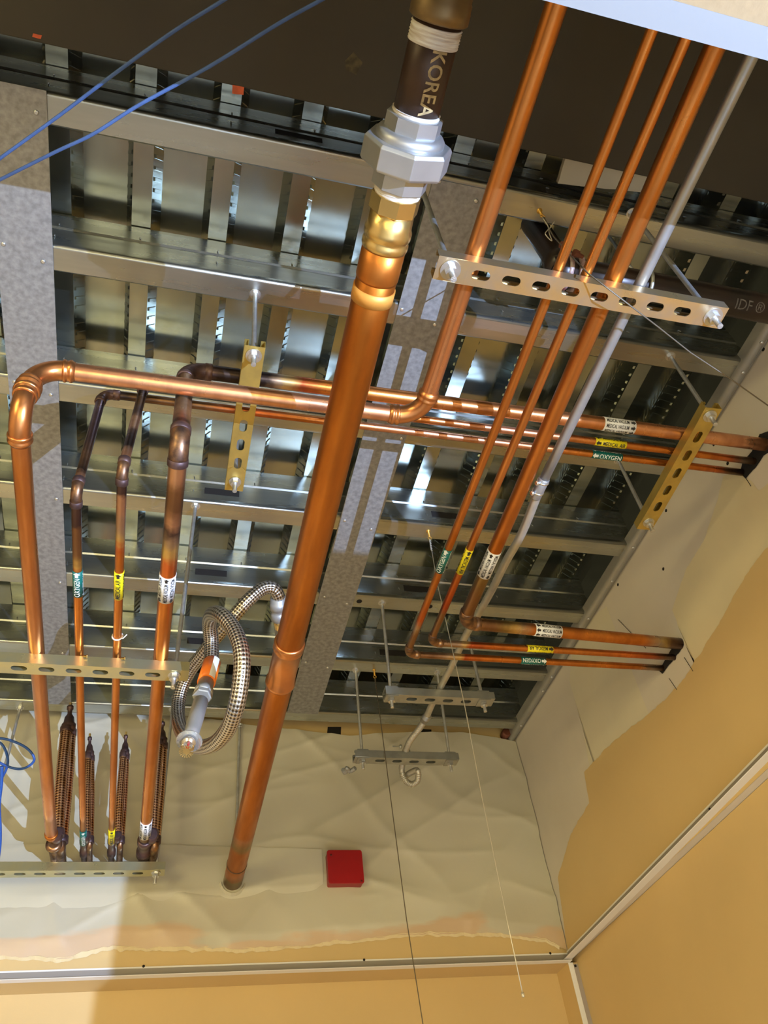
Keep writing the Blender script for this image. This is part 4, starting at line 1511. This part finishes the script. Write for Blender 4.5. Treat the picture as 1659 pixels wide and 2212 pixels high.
# ------------------------------------------------------------------ braided flexible connectors near the back wall
def flex_loop(base, top, r, label, split, lean):
    """two braided legs standing up from the pipe end and the wall stub to a return fitting with a drain plug"""
    base, top = V(base), V(top)
    t = thing('braided_flex_connector', base, label, 'flex connector', 'braided copper flex connectors by the back wall')
    d = (top - base).normalized()
    L = (top - base).length
    ys = V((0, split, 0))
    for sg in (-1, 1):
        a = base + ys * sg * 1.0 + V((0.004 * sg, 0, 0.0))
        b = base + d * (L * 0.80) + ys * sg * 0.35 + V((0.35 * r * sg, 0, 0))
        mid = (a + b) / 2 + V((sg * r * 0.15, sg * 0.006, 0))
        bm = NB()
        sweep(bm, smooth([a, mid, b], 10), r, 20, step=0.006)
        build('braided_leg', bm, 'cubraid', t)
        for e, dd in ((a, d), (b, -d)):
            bm = NB()
            lathe(bm, e - dd * 0.004, dd, [(0, r * 1.02), (0.001, r * 1.13), (0.018, r * 1.13), (0.020, r * 1.0)], 24)
            build('collar', bm, 'oxid', t)
    c = base + d * (L * 0.78)
    bm = NB()
    lathe(bm, c, d, [(0, r * 1.25), (L * 0.06, r * 1.3), (L * 0.065, r * 1.05), (L * 0.12, r * 0.85), (L * 0.15, r * 0.42), (L * 0.19, r * 0.42), (L * 0.192, r * 0.62), (L * 0.215, r * 0.62), (L * 0.217, r * 0.45)], 24)
    build('return_fitting', bm, 'oxid', t)
    bm = NB()
    lathe(bm, c + d * L * 0.216, d, [(0, r * 0.32), (0.012, r * 0.32)], sides=6)
    build('drain_plug', bm, 'brass', t)
    # elbow back to the wall
    e = base + ys + V((0.004, 0, 0))
    bm = NB()
    sweep(bm, fillet([e + d * 0.01, V((e.x, e.y, 1.004)), V((e.x, Y0 + 0.002, 1.000))], 0.014, 6), r * 0.85, 20)
    build('wall_elbow', bm, 'braze', t)
    bm = NB()
    e2 = base - ys - V((0.004, 0, 0))
    sweep(bm, fillet([e2 + d * 0.012, V((e2.x, e2.y, 1.004)), V((e2.x, e2.y - 0.04, 1.002))], 0.014, 6), r * 0.9, 20)
    build('pipe_elbow', bm, 'oxid', t)
    return t


flex_loop((-0.246, 2.19, 1.016), (P(152, 1525, 'y', 2.20)), 0.0155, 'largest braided copper flex connector, left of the others behind the bright pipe', 0.020, 0)
flex_loop((-0.174, 2.19, 1.012), P(194, 1592, 'y', 2.20), 0.0098, 'thin braided copper flex connector right of the left oxygen pipe', 0.012, 0)
flex_loop((-0.096, 2.19, 1.012), P(272, 1588, 'y', 2.20), 0.0098, 'thin braided copper flex connector right of the left medical air pipe', 0.012, 0)
flex_loop((-0.008, 2.19, 1.016), P(350, 1560, 'y', 2.20), 0.0150, 'braided copper flex connector mostly hidden behind the left vacuum pipe', 0.018, 0)
# round flange between bright pipe end and first connector
bm = NB()
lathe(bm, (-0.258, 2.19, 1.004), (0, 1, 0), [(0, 0.012), (0.002, 0.020), (0.010, 0.021), (0.013, 0.014), (0.04, 0.0145), (0.075, 0.012), (0.13, 0.012)], 28)
tag(build('wall_spigot', bm, 'braze'), 'flanged brown copper spigot between the bright pipe end and the back wall', 'pipe fitting')
for nm, run, r in (('oxygen', runO, 0.0095), ('medical air', runI, 0.0095), ('vacuum', runV, 0.0165)):
    e = run[0]
    bm = NB()
    lathe(bm, V((e.x, 2.17, 1.006)), (0, 1, -0.03), [(0, r * 0.95), (0.002, r * 1.15), (0.02, r * 1.15), (0.022, r), (0.06, r), (0.062, r * 1.2), (0.085, r * 1.2), (0.088, r * 0.8), (0.19, r * 0.7)], 24)
    tag(build('wall_spigot', bm, 'oxid'), 'blackened copper spigot where the left %s pipe enters the back wall' % nm, 'pipe fitting')

# ------------------------------------------------------------------ conduit with couplings, flexible end and loop
cpts = [V((P(1565, 250, 'z', 1.112).x, -0.35, 1.112)), P(1168, 1050, 'z', 1.112), P(1128, 1150, 'z', 1.125), P(1092, 1215, 'z', 1.15), P(1062, 1275, 'z', 1.17), P(1034, 1325, 'z', 1.185), P(1005, 1375, 'z', 1.20), P(975, 1440, 'z', 1.206), P(942, 1502, 'z', 1.206), P(921, 1550, 'z', 1.206)]
tC = thing('electrical_conduit', cpts[1], 'long grey steel electrical conduit right of the copper pipes, bending away behind them', 'conduit')
bm = NB()
sweep(bm, [cpts[0], cpts[1]], 0.0092, 24)
build('straight_tube', bm, 'emt', tC)
bm = NB()
sweep(bm, smooth(cpts[1:], 6), 0.0088, 24)
build('bent_tube', bm, 'flexmetal', tC)
dC = (cpts[1] - cpts[0]).normalized()
bm = NB()
lathe(bm, cpts[1] - dC * 0.02, dC, [(0, 0.0098), (0.001, 0.0108), (0.048, 0.0108), (0.050, 0.0096)], 28)
cp = build('set_screw_coupling', bm, 'emt', tC)
for k in (0.0, 0.026):
    bm = NB()
    q = cpts[1] + dC * (k - 0.012)
    lathe(bm, q + V((-0.007, 0, -0.004)), (-1, 0, -0.45), [(0, 0.003), (0.005, 0.003), (0.0052, 0.0048), (0.010, 0.0048), (0.011, 0.003)], 12)
    build('set_screw', bm, 'chrome', cp)
    bm = NB()
    lathe(bm, q - dC * 0.002, dC, [(0, 0.0105), (0.001, 0.0120), (0.003, 0.0120), (0.004, 0.0105)], 28)
    build('ring', bm, 'chrome', cp)
fp = [P(921, 1550, 'z', 1.206), P(905, 1575, 'z', 1.203), P(886, 1600, 'z', 1.20), P(876, 1625, 'z', 1.20), P(868, 1660, 'z', 1.195), P(874, 1683, 'z', 1.17), P(888, 1694, 'z', 1.15), P(902, 1686, 'z', 1.15), P(900, 1664, 'z', 1.17), P(880, 1658, 'z', 1.20)]
fp[-1] = fp[-1] + V((0, 0.06, 0.0))
fl = thing('flexible_conduit', fp[4], 'ribbed flexible metal conduit curling into a small loop below the lower small strut', 'conduit')
bm = NB()
sweep(bm, smooth(fp, 10), lambda L: 0.0082 + 0.0011 * math.sin(L * 2 * PI / 0.0052), 20, step=0.0011)
build('ribbed_tube', bm, 'flexmetal', fl)
bm = NB()
dF = (fp[1] - fp[0]).normalized()
lathe(bm, fp[0] - dF * 0.012, dF, [(0, 0.010), (0.001, 0.0112), (0.012, 0.0112), (0.013, 0.0125), (0.016, 0.0125), (0.017, 0.0108), (0.03, 0.0108)], 24)
build('connector', bm, 'emt', fl)
bm = NB()
q = P(870, 1613, 'z', 1.20)
lathe(bm, q + V((-0.03, 0, 0.0)), (1, 0.0, 0), [(0, 0.0022), (0.02, 0.0022), (0.021, 0.006), (0.026, 0.006)], 10)
build('clamp_bolt', bm, 'strut', fl)
# clamp straps that hold the conduit to the two small struts
for (cx, cy, l) in ((P(942, 1502, 'z', 1.206).x, yq, 'upper'), (P(876, 1630, 'z', 1.2).x, yw, 'lower')):
    bm = NB()
    pts = [V((cx - 0.0105, cy, ZQ + 0.018)), V((cx - 0.0105, cy, 1.206))] + [V((cx - 0.0105 * math.cos(t), cy, 1.206 + 0.0105 * math.sin(t))) for t in [PI * k / 8 for k in range(1, 8)]] + [V((cx + 0.0105, cy, 1.206)), V((cx + 0.0105, cy, ZQ + 0.018))]
    rows = [[bm.verts.new(p + V((0, s_, 0))) for p in pts] for s_ in (-0.009, 0.009)]
    for i in range(len(pts) - 1):
        bm.faces.new((rows[0][i], rows[0][i + 1], rows[1][i + 1], rows[1][i]))
    tag(build('conduit_clamp', bm, 'strut', solid=-0.0014), 'grey clamp holding the conduit on the %s small strut' % l, 'clamp')
# small curl of wire tucked behind the lower strut
bm = NB()
pw = [P(772, 1648, 'z', 1.19) + V((0, 0.03, 0)), P(760, 1655, 'z', 1.19) + V((0, 0.03, 0)), P(754, 1648, 'z', 1.19) + V((0, 0.03, 0)), P(750, 1658, 'z', 1.19) + V((0, 0.03, 0)), P(744, 1655, 'z', 1.19) + V((0, 0.02, 0))]
sweep(bm, smooth(pw, 6), lambda L: 0.006 + 0.001 * math.sin(L * 1400), 10, step=0.001)
tag(build('cable_end', bm, 'greypipe'), 'short ribbed cable end poking out at the left of the lower small strut', 'cable')

# ------------------------------------------------------------------ sprinkler drop: braided stainless hose
hp = [PD(601, 1302, 1.80), PD(600, 1285, 1.79), PD(588, 1270, 1.78), PD(565, 1273, 1.77), PD(535, 1298, 1.75), PD(505, 1332, 1.74), PD(472, 1370, 1.75), PD(440, 1410, 1.77), PD(411, 1448, 1.80), PD(391, 1492, 1.80), PD(384, 1540, 1.76),
      PD(394, 1585, 1.67), PD(425, 1612, 1.58), PD(462, 1607, 1.50), PD(492, 1575, 1.45), PD(509, 1530, 1.42), PD(519, 1480, 1.42), PD(523, 1430, 1.43), PD(518, 1392, 1.45), PD(503, 1357, 1.48), PD(480, 1330, 1.51), PD(460, 1326, 1.56), PD(453, 1345, 1.60), PD(456, 1380, 1.62), PD(457, 1415, 1.60), PD(454, 1445, 1.57)]
th = thing('sprinkler_drop', hp[-1], 'coiled braided stainless sprinkler hose ending in a pendent sprinkler head', 'sprinkler hose')
bm = NB()
sweep(bm, smooth(hp, 7), 0.0150, 28, step=0.008)
build('braided_hose', bm, 'braid', th)
e0, e1 = hp[0], hp[0] - (hp[1] - hp[0]).normalized() * 0.06
d0 = (e1 - e0).normalized()
bm = NB()
lathe(bm, e0 - d0 * 0.015, d0, [(0, 0.0155), (0.001, 0.0175), (0.012, 0.0175), (0.0125, 0.0190), (0.030, 0.0195), (0.031, 0.0165), (0.040, 0.0165), (0.041, 0.0185), (0.060, 0.0185), (0.062, 0.012), (0.10, 0.012)], 28)
build('inlet_fitting', bm, 'greypipe', th)
bm = NB()
lathe(bm, e0 + d0 * 0.045, d0, [(0, 0.0125), (0.012, 0.0135), (0.03, 0.0115), (0.06, 0.010)], 16)
build('inlet_thread', bm, 'brass', th)
# outlet: sticker band, dark hex nut, grey reducer, escutcheon, head
f0, f1 = PD(455, 1442, 1.565), PD(408, 1604, 1.335)
fd = (f1 - f0).normalized()
FL = (f1 - f0).length


def fa(u, v):
    pu = PD(u, v, 1.0).normalized()
    # closest point on the outlet axis to the sight line
    w0 = f0
    a_, b_, c_ = 1.0, fd.dot(pu), 1.0
    d_, e_ = fd.dot(w0), pu.dot(w0)
    return (b_ * e_ - c_ * d_) / (a_ * c_ - b_ * b_)


k1_, k2_, k3_, k4_, k5_ = fa(455, 1432), fa(444, 1474), fa(437, 1490), fa(432, 1512), fa(408, 1600)
bm = NB()
lathe(bm, f0 + fd * k1_, fd, [(0, 0.0172), (k2_ - k1_, 0.0172)], 32)
bo = build('orange_sticker_band', bm, 'orange', th)
nb = (-(f0 + fd * (k1_ + k2_) / 2)).normalized()
nb = (nb - fd * nb.dot(fd)).normalized()
sb_ = fd.cross(nb)
bm = NB()
hh = (k2_ - k1_)
rows = []
for t in [0.05 + 0.75 * j / 8 for j in range(9)]:
    dv = nb * math.cos(t) + sb_ * math.sin(t) * (1 if sb_.dot(RX) > 0 else -1)
    rows.append((bm.verts.new(f0 + fd * k1_ + dv * 0.0176), bm.verts.new(f0 + fd * (k1_ + hh) + dv * 0.0176)))
for a, b in zip(rows, rows[1:]):
    bm.faces.new((a[0], b[0], b[1], a[1]))
build('white_stripe', bm, 'paper', bo)
bm = NB()
lathe(bm, f0 + fd * k2_, fd, [(0, 0.0145), (k3_ - k2_, 0.0145), (k3_ - k2_ + 0.001, 0.0175), (k3_ - k2_ + 0.014, 0.0175), (k3_ - k2_ + 0.015, 0.0150)], 28)
build('swivel_collar', bm, 'greypipe', th)
bm = NB()
lathe(bm, f0 + fd * (k3_ + 0.010), fd, [(0, 0.0165), (0.001, 0.0180), (0.014, 0.0180), (0.015, 0.0155)], sides=6)
build('hex_nut', bm, 'greypipe', th)
bm = NB()
Lr = k5_ - k4_ - 0.006
lathe(bm, f0 + fd * (k4_ + 0.004), fd, [(0, 0.0135), (Lr * 0.5, 0.0135), (Lr * 0.8, 0.0128), (Lr, 0.0120)], 28)
build('reducer_nipple', bm, 'greypipe', th)
hx = f0 + fd * k5_
bm = NB()
lathe(bm, hx, fd, [(0, 0.0215), (0.001, 0.0218), (0.0025, 0.0205), (0.0026, 0.0125)], 40)
build('clear_cap', bm, 'clear', th)
bm = NB()
lathe(bm, hx + fd * 0.002, fd, [(0, 0.0120), (0.006, 0.0115), (0.007, 0.0085), (0.010, 0.0080)], 24)
build('head_body', bm, 'chrome', th)
hd = hx + fd * 0.030
xh, yh = frame(fd)
for sg in (-1, 1):
    bm = NB()
    sweep(bm, smooth([hx + fd * 0.009 + xh * sg * 0.007, hx + fd * 0.018 + xh * sg * 0.010, hx + fd * 0.027 + xh * sg * 0.004], 5), 0.0013, 8)
    build('frame_arm', bm, 'brass', th)
bm = NB()
lathe(bm, hx + fd * 0.011, fd, [(0, 0.0008), (0.001, 0.002), (0.013, 0.0022), (0.014, 0.001)], 12)
build('glass_bulb', bm, 'redbulb', th)
bm = NB()
NP = 18
c = hx + fd * 0.029
ring = [bm.verts.new(c + (xh * math.cos(2 * PI * k / (NP * 2)) + yh * math.sin(2 * PI * k / (NP * 2))) * 0.0058) for k in range(NP * 2)]
bm.faces.new(ring)
for k in range(NP):
    t0_, t1_ = 2 * PI * (2 * k) / (NP * 2), 2 * PI * (2 * k + 1) / (NP * 2)
    a = [bm.verts.new(c + fd * 0.0008 + (xh * math.cos(t) + yh * math.sin(t)) * 0.0118) for t in (t0_ - 0.02, t1_ + 0.02)]
    bm.faces.new((ring[2 * k], ring[2 * k + 1], a[1], a[0]))
build('deflector', bm, 'brass', th, solid=-0.0009)

# ------------------------------------------------------------------ black sprinkler main at upper right
bc0, bc1 = P(1245, 582, 'z', 1.385), P(1659, 668, 'z', 1.385)
yb = (bc0.y + bc1.y) / 2 + 0.004
RM = 0.0290
tM = thing('sprinkler_main', (0.9, yb, 1.385), 'thick black steel sprinkler main behind the upper right strut', 'pipe')
xe = P(1212, 575, 'z', 1.385).x
bm = NB()
sweep(bm, [V((xe, yb, 1.385)), V((X0 - 0.003, yb, 1.385))], RM, 36)
build('main_tube', bm, 'blackpipe', tM)
bm = NB()
lathe(bm, V((xe - 0.002, yb, 1.385)), (1, 0, 0), [(-0.012, RM * 0.8), (0, RM + 0.004), (0.024, RM + 0.004), (0.026, RM)], 36)
build('tee_fitting', bm, 'blackpipe', tM)
bm = NB()
e = V((xe + 0.012, yb, 1.385))
lathe(bm, e + V((0, 0, 0.0)), (-0.12, -0.05, 1), [(0, RM + 0.002), (0.045, RM + 0.002), (0.05, RM - 0.004), (0.19, RM - 0.004)], 32)
build('riser', bm, 'blackpipe', tM)
for k, xx in enumerate((0.006, 0.028)):
    bm = NB()
    lathe(bm, V((xe + xx, yb, 1.385)), (1, 0, 0), [(0, RM + 0.003), (0.001, RM + 0.0075), (0.008, RM + 0.0075), (0.009, RM + 0.003)], 32)
    build('coupling_ring', bm, 'sticker', tM)
for p_, l_ in ((P(1212, 528, 'z', 1.36), 0), (P(1240, 545, 'z', 1.36), 1)):
    bm = NB()
    lathe(bm, p_, (1, 0.3, 0.1), [(0, 0.007), (0.010, 0.007), (0.011, 0.004), (0.022, 0.004)], sides=6)
    build('coupling_bolt', bm, 'rust', tM)
bm = NB()
vs, fs = text_tris('IDF ®', 0.030, 0.9, 0)
ctr = V((P(1612, 672, 'z', 1.36).x, yb, 1.385))
nn = (-ctr).normalized()
nn = (nn - V((1, 0, 0)) * nn.x).normalized()
wrap_shape(bm, vs, fs, ctr, V((1, 0, 0)), nn.cross(V((1, 0, 0))), nn, RM + 0.0006)
build('lettering', bm, 'stencil2', tM)
# loop hanger strap round the main
bm = NB()
hx_ = P(1395, 607, 'z', 1.385).x
sweep(bm, [V((hx_, yb + math.cos(t) * (RM + 0.004), 1.385 + math.sin(t) * (RM + 0.004))) for t in [2 * PI * k / 24 for k in range(25)]], 0.004, 8)
hg = thing('loop_hanger', (hx_, yb, 1.42), 'grey steel loop hanger round the black main, behind the strut', 'pipe hanger')
build('loop', bm, 'strut', hg)
bm = NB()
sweep(bm, [V((hx_, yb, 1.385 + RM)), V((hx_ - 0.002, yb - 0.002, ZD))], 0.0042, 10)
build('hanger_rod', bm, 'rod', hg)

# ------------------------------------------------------------------ fire alarm box
bx = [P(708, 1836, 'y', Y0 - 0.050), P(783, 1836, 'y', Y0 - 0.050), P(786, 1910, 'y', Y0 - 0.050), P(708, 1913, 'y', Y0 - 0.050)]
x0_, x1_ = (bx[0].x + bx[3].x) / 2, (bx[1].x + bx[2].x) / 2
z1_, z0_ = bx[0].z - 0.0, (bx[2].z + bx[3].z) / 2 + 0.004
rb = thing('alarm_junction_box', ((x0_ + x1_) / 2, Y0 - 0.02, z0_), 'bright red square junction box on the back wall', 'junction box')
bm = NB()
box(bm, (x0_ + 0.002, Y0 - 0.044, z0_ + 0.002), (x1_ - 0.002, Y0 - 0.002, z1_ - 0.002))
build('box_body', bm, 'red', rb, bevel=0.004)
bm = NB()
R_ = 0.007
pts = []
for cx, cz, a0 in ((x1_ - R_, z1_ - R_, 0), (x0_ + R_, z1_ - R_, 90), (x0_ + R_, z0_ + R_, 180), (x1_ - R_, z0_ + R_, 270)):
    for k in range(5):
        t = math.radians(a0 + 22.5 * k)
        pts.append(V((cx + R_ * math.cos(t), Y0 - 0.050, cz + R_ * math.sin(t))))
poly(bm, pts, V((0, 0.006, 0)))
cv = build('cover_plate', bm, 'red', rb, bevel=0.0008)
for u, v in ((715, 1847), (781, 1903)):
    p = P(u, v, 'y', Y0 - 0.05)
    bm = NB()
    lathe(bm, p, (0, -1, 0), [(0, 0.0032), (0.0015, 0.0030), (0.002, 0.001)], 12)
    build('cover_screw', bm, mat('dark_red_screw', (0.12, 0.01, 0.01), 0.3, 0.4), rb)

# ------------------------------------------------------------------ tie wires and eye lags
def wire(pts, r, m, label, hook):
    t = thing('tie_wire', V(pts[0]), label, 'wire')
    bm = NB()
    sweep(bm, pts, r, 6)
    build('strand', bm, m, t)
    if hook:
        p = V(pts[0])
        bm = NB()
        lathe(bm, V((p.x, p.y, ZJ + 0.001)), (0, 0, -1), [(0, 0.0055), (0.003, 0.0055), (0.0035, 0.0028), (0.022, 0.0028), (0.023, 0.001)], 12)
        h = build('eye_lag', bm, 'amber', t)
        bm = NB()
        sweep(bm, [V((p.x + math.cos(a) * 0.0045, p.y, ZJ - 0.026 + math.sin(a) * 0.0045)) for a in [2 * PI * k / 14 for k in range(15)]], 0.0013, 6)
        build('eye', bm, 'amber', h)
        # wire wrapped round itself
        bm = NB()
        q = V(pts[0])
        dq = (V(pts[1]) - q).normalized()
        xx, yy = frame(dq)
        sweep(bm, [q + dq * (0.004 + 0.04 * k / 60) + (xx * math.cos(k * 0.7) + yy * math.sin(k * 0.7)) * 0.0020 for k in range(61)], 0.0008, 5)
        build('twist', bm, m, t)
    return t


a = P(808, 1447, 'z', ZJ)
wire([V((a.x, a.y, ZJ - 0.028)), P(878, 1985, 'y', a.y), P(918, 2240, 'y', a.y), P(935, 2345, 'y', a.y)], 0.0013, 'wire', 'long dark hanging wire right of the red box, reaching the bottom edge', True)
a = P(925, 1147, 'z', ZJ)
wb0 = [V((a.x, a.y, ZJ - 0.028)), P(945, 1262, 'y', a.y), P(972, 1380, 'y', a.y), P(1003, 1520, 'y', a.y), P(1042, 1725, 'y', a.y), P(1095, 1985, 'y', a.y), P(1129, 2146, 'y', a.y)]
wire(wb0, 0.0011, 'wire_lt', 'thin pale hanging wire at right that ends in front of the tan wall', True)
bm = NB()
lathe(bm, wb0[-1] - V((0, 0, 0.006)), (0, 0, 1), [(0, 0.001), (0.001, 0.0028), (0.007, 0.0028), (0.008, 0.001)], 8)
a = P(1165, 455, 'z', ZJ)
tmp = build('wire_tip', bm, 'wire_lt', [o for o in C.objects if o.get('label', '').startswith('thin pale hanging wire')][0])
wire([V((a.x, a.y, ZJ - 0.028)), PD(1195, 510, 1.42), PD(1240, 560, 1.30), PD(1272, 592, 1.19), PD(1335, 640, 1.19), PD(1420, 705, 1.25), PD(1492, 762, 1.30), PD(1580, 820, 1.33), PD(1700, 905, 1.36)], 0.0012, 'wire', 'slack diagonal tie wire crossing the upper right strut down to the right wall', True)
# wire kinks near the first eye lag
bm = NB()
kk = [PD(1172, 470, 1.46), PD(1185, 492, 1.45), PD(1178, 505, 1.44), PD(1192, 520, 1.44), PD(1186, 498, 1.45), PD(1198, 478, 1.46)]
sweep(bm, smooth(kk, 6), 0.001, 6)
tag(build('wire_offcut', bm, 'wire_lt'), 'curly end of tie wire under the upper right amber eye lag', 'wire')

# ------------------------------------------------------------------ blue cords
def cord(pts, r, m, label, cat, name):
    bm = NB()
    sweep(bm, smooth(pts, 10), r, 12, step=0.01)
    return tag(build(name, bm, m), label, cat)


cord([PD(-60, 388, 1.02), PD(0, 342, 1.0), PD(130, 248, 0.96), PD(260, 150, 0.92), PD(375, 68, 0.90), PD(480, 2, 0.88), PD(560, -50, 0.87)], 0.0021, 'cord', 'slack thin blue cable, the upper left of two across the top left corner', 'cable', 'blue_cable')
cord([PD(-60, 418, 1.02), PD(0, 388, 1.0), PD(120, 328, 0.96), PD(200, 290, 0.94), PD(300, 227, 0.92), PD(450, 145, 0.90), PD(600, 52, 0.88), PD(690, 2, 0.87), PD(760, -38, 0.86)], 0.0021, 'cord', 'slack thin blue cable, the lower right of two across the top left corner', 'cable', 'blue_cable')
D_ = 1.98
cord([PD(-70, 1640, D_), PD(-40, 1605, D_), PD(-4, 1595, D_), PD(30, 1602, D_), PD(60, 1618, D_), PD(74, 1640, D_), PD(60, 1656, D_), PD(38, 1661, D_), PD(8, 1652, D_), PD(-30, 1630, D_)], 0.0031, 'blue', 'wide loop of blue cable round the threaded rod at far left', 'cable', 'blue_cable')
cord([PD(-30, 1598, D_ + .01), PD(2, 1606, D_), PD(16, 1635, D_), PD(14, 1660, D_), PD(-2, 1690, D_), PD(-20, 1720, D_)], 0.0031, 'blue', 'smaller inner loop of blue cable at far left', 'cable', 'blue_cable')
cord([PD(4, 1655, D_ - .03), PD(3, 1690, D_ - .03), PD(-2, 1740, D_ - .03), PD(0, 1790, D_ - .03), PD(-1, 1830, D_ - .03), PD(-8, 1880, D_ - .03)], 0.0042, 'blue', 'thick blue cable hanging straight down at far left', 'cable', 'blue_cable')

# ------------------------------------------------------------------ unseen flaps added before the work lamp to block part of its beam
st = thing('work_lamp_stand', (LX.x - 0.02, LX.y - 0.06, ZF), 'black tripod work lamp by the right wall, with added flaps that block part of its beam', 'work lamp')
yd = LX.y + 0.50
xa = LX.x + (-0.078 - LX.x) * 0.50 / (Y0 - LX.y)                 # cuts the beam along the back wall
xb = LX.x + (0.757 - LX.x) * 0.50 / (0.85 - LX.y)                # cuts it along the cross pipes
zd = LX.z + (ZJ - LX.z) * 0.50 / (1.50 - LX.y)
bm = NB()
box(bm, (xa, yd - 0.0015, LX.z - 0.35), (xb + 0.004, yd, zd))
build('lower_beam_blocker', bm, 'dark', st)
bm = NB()
box(bm, (xb, yd - 0.0015, LX.z - 0.35), (XL - 0.015, yd, zd + 0.75))
build('side_beam_blocker', bm, 'dark', st)
bm = NB()
sweep(bm, [V((LX.x - 0.02, LX.y - 0.06, ZF + 0.35)), V((LX.x - 0.02, LX.y - 0.06, LX.z - 0.12))], 0.014, 12)
build('pole', bm, 'dark', st)
bm = NB()
box(bm, (LX.x - 0.10, LX.y - 0.10, LX.z - 0.12), (LX.x + 0.06, LX.y - 0.03, LX.z - 0.03))
build('lamp_housing', bm, 'dark', st)
for k in range(3):
    a = 2 * PI * k / 3 + 0.4
    bm = NB()
    sweep(bm, [V((LX.x - 0.02, LX.y - 0.06, ZF + 0.42)), V((LX.x - 0.02 + math.cos(a) * 0.10, LX.y - 0.06 + math.sin(a) * 0.22, ZF + 0.012))], 0.010, 10)
    build('leg', bm, 'dark', st)

for o in list(bpy.data.objects):
    if '_b' in o:
        del o['_b']
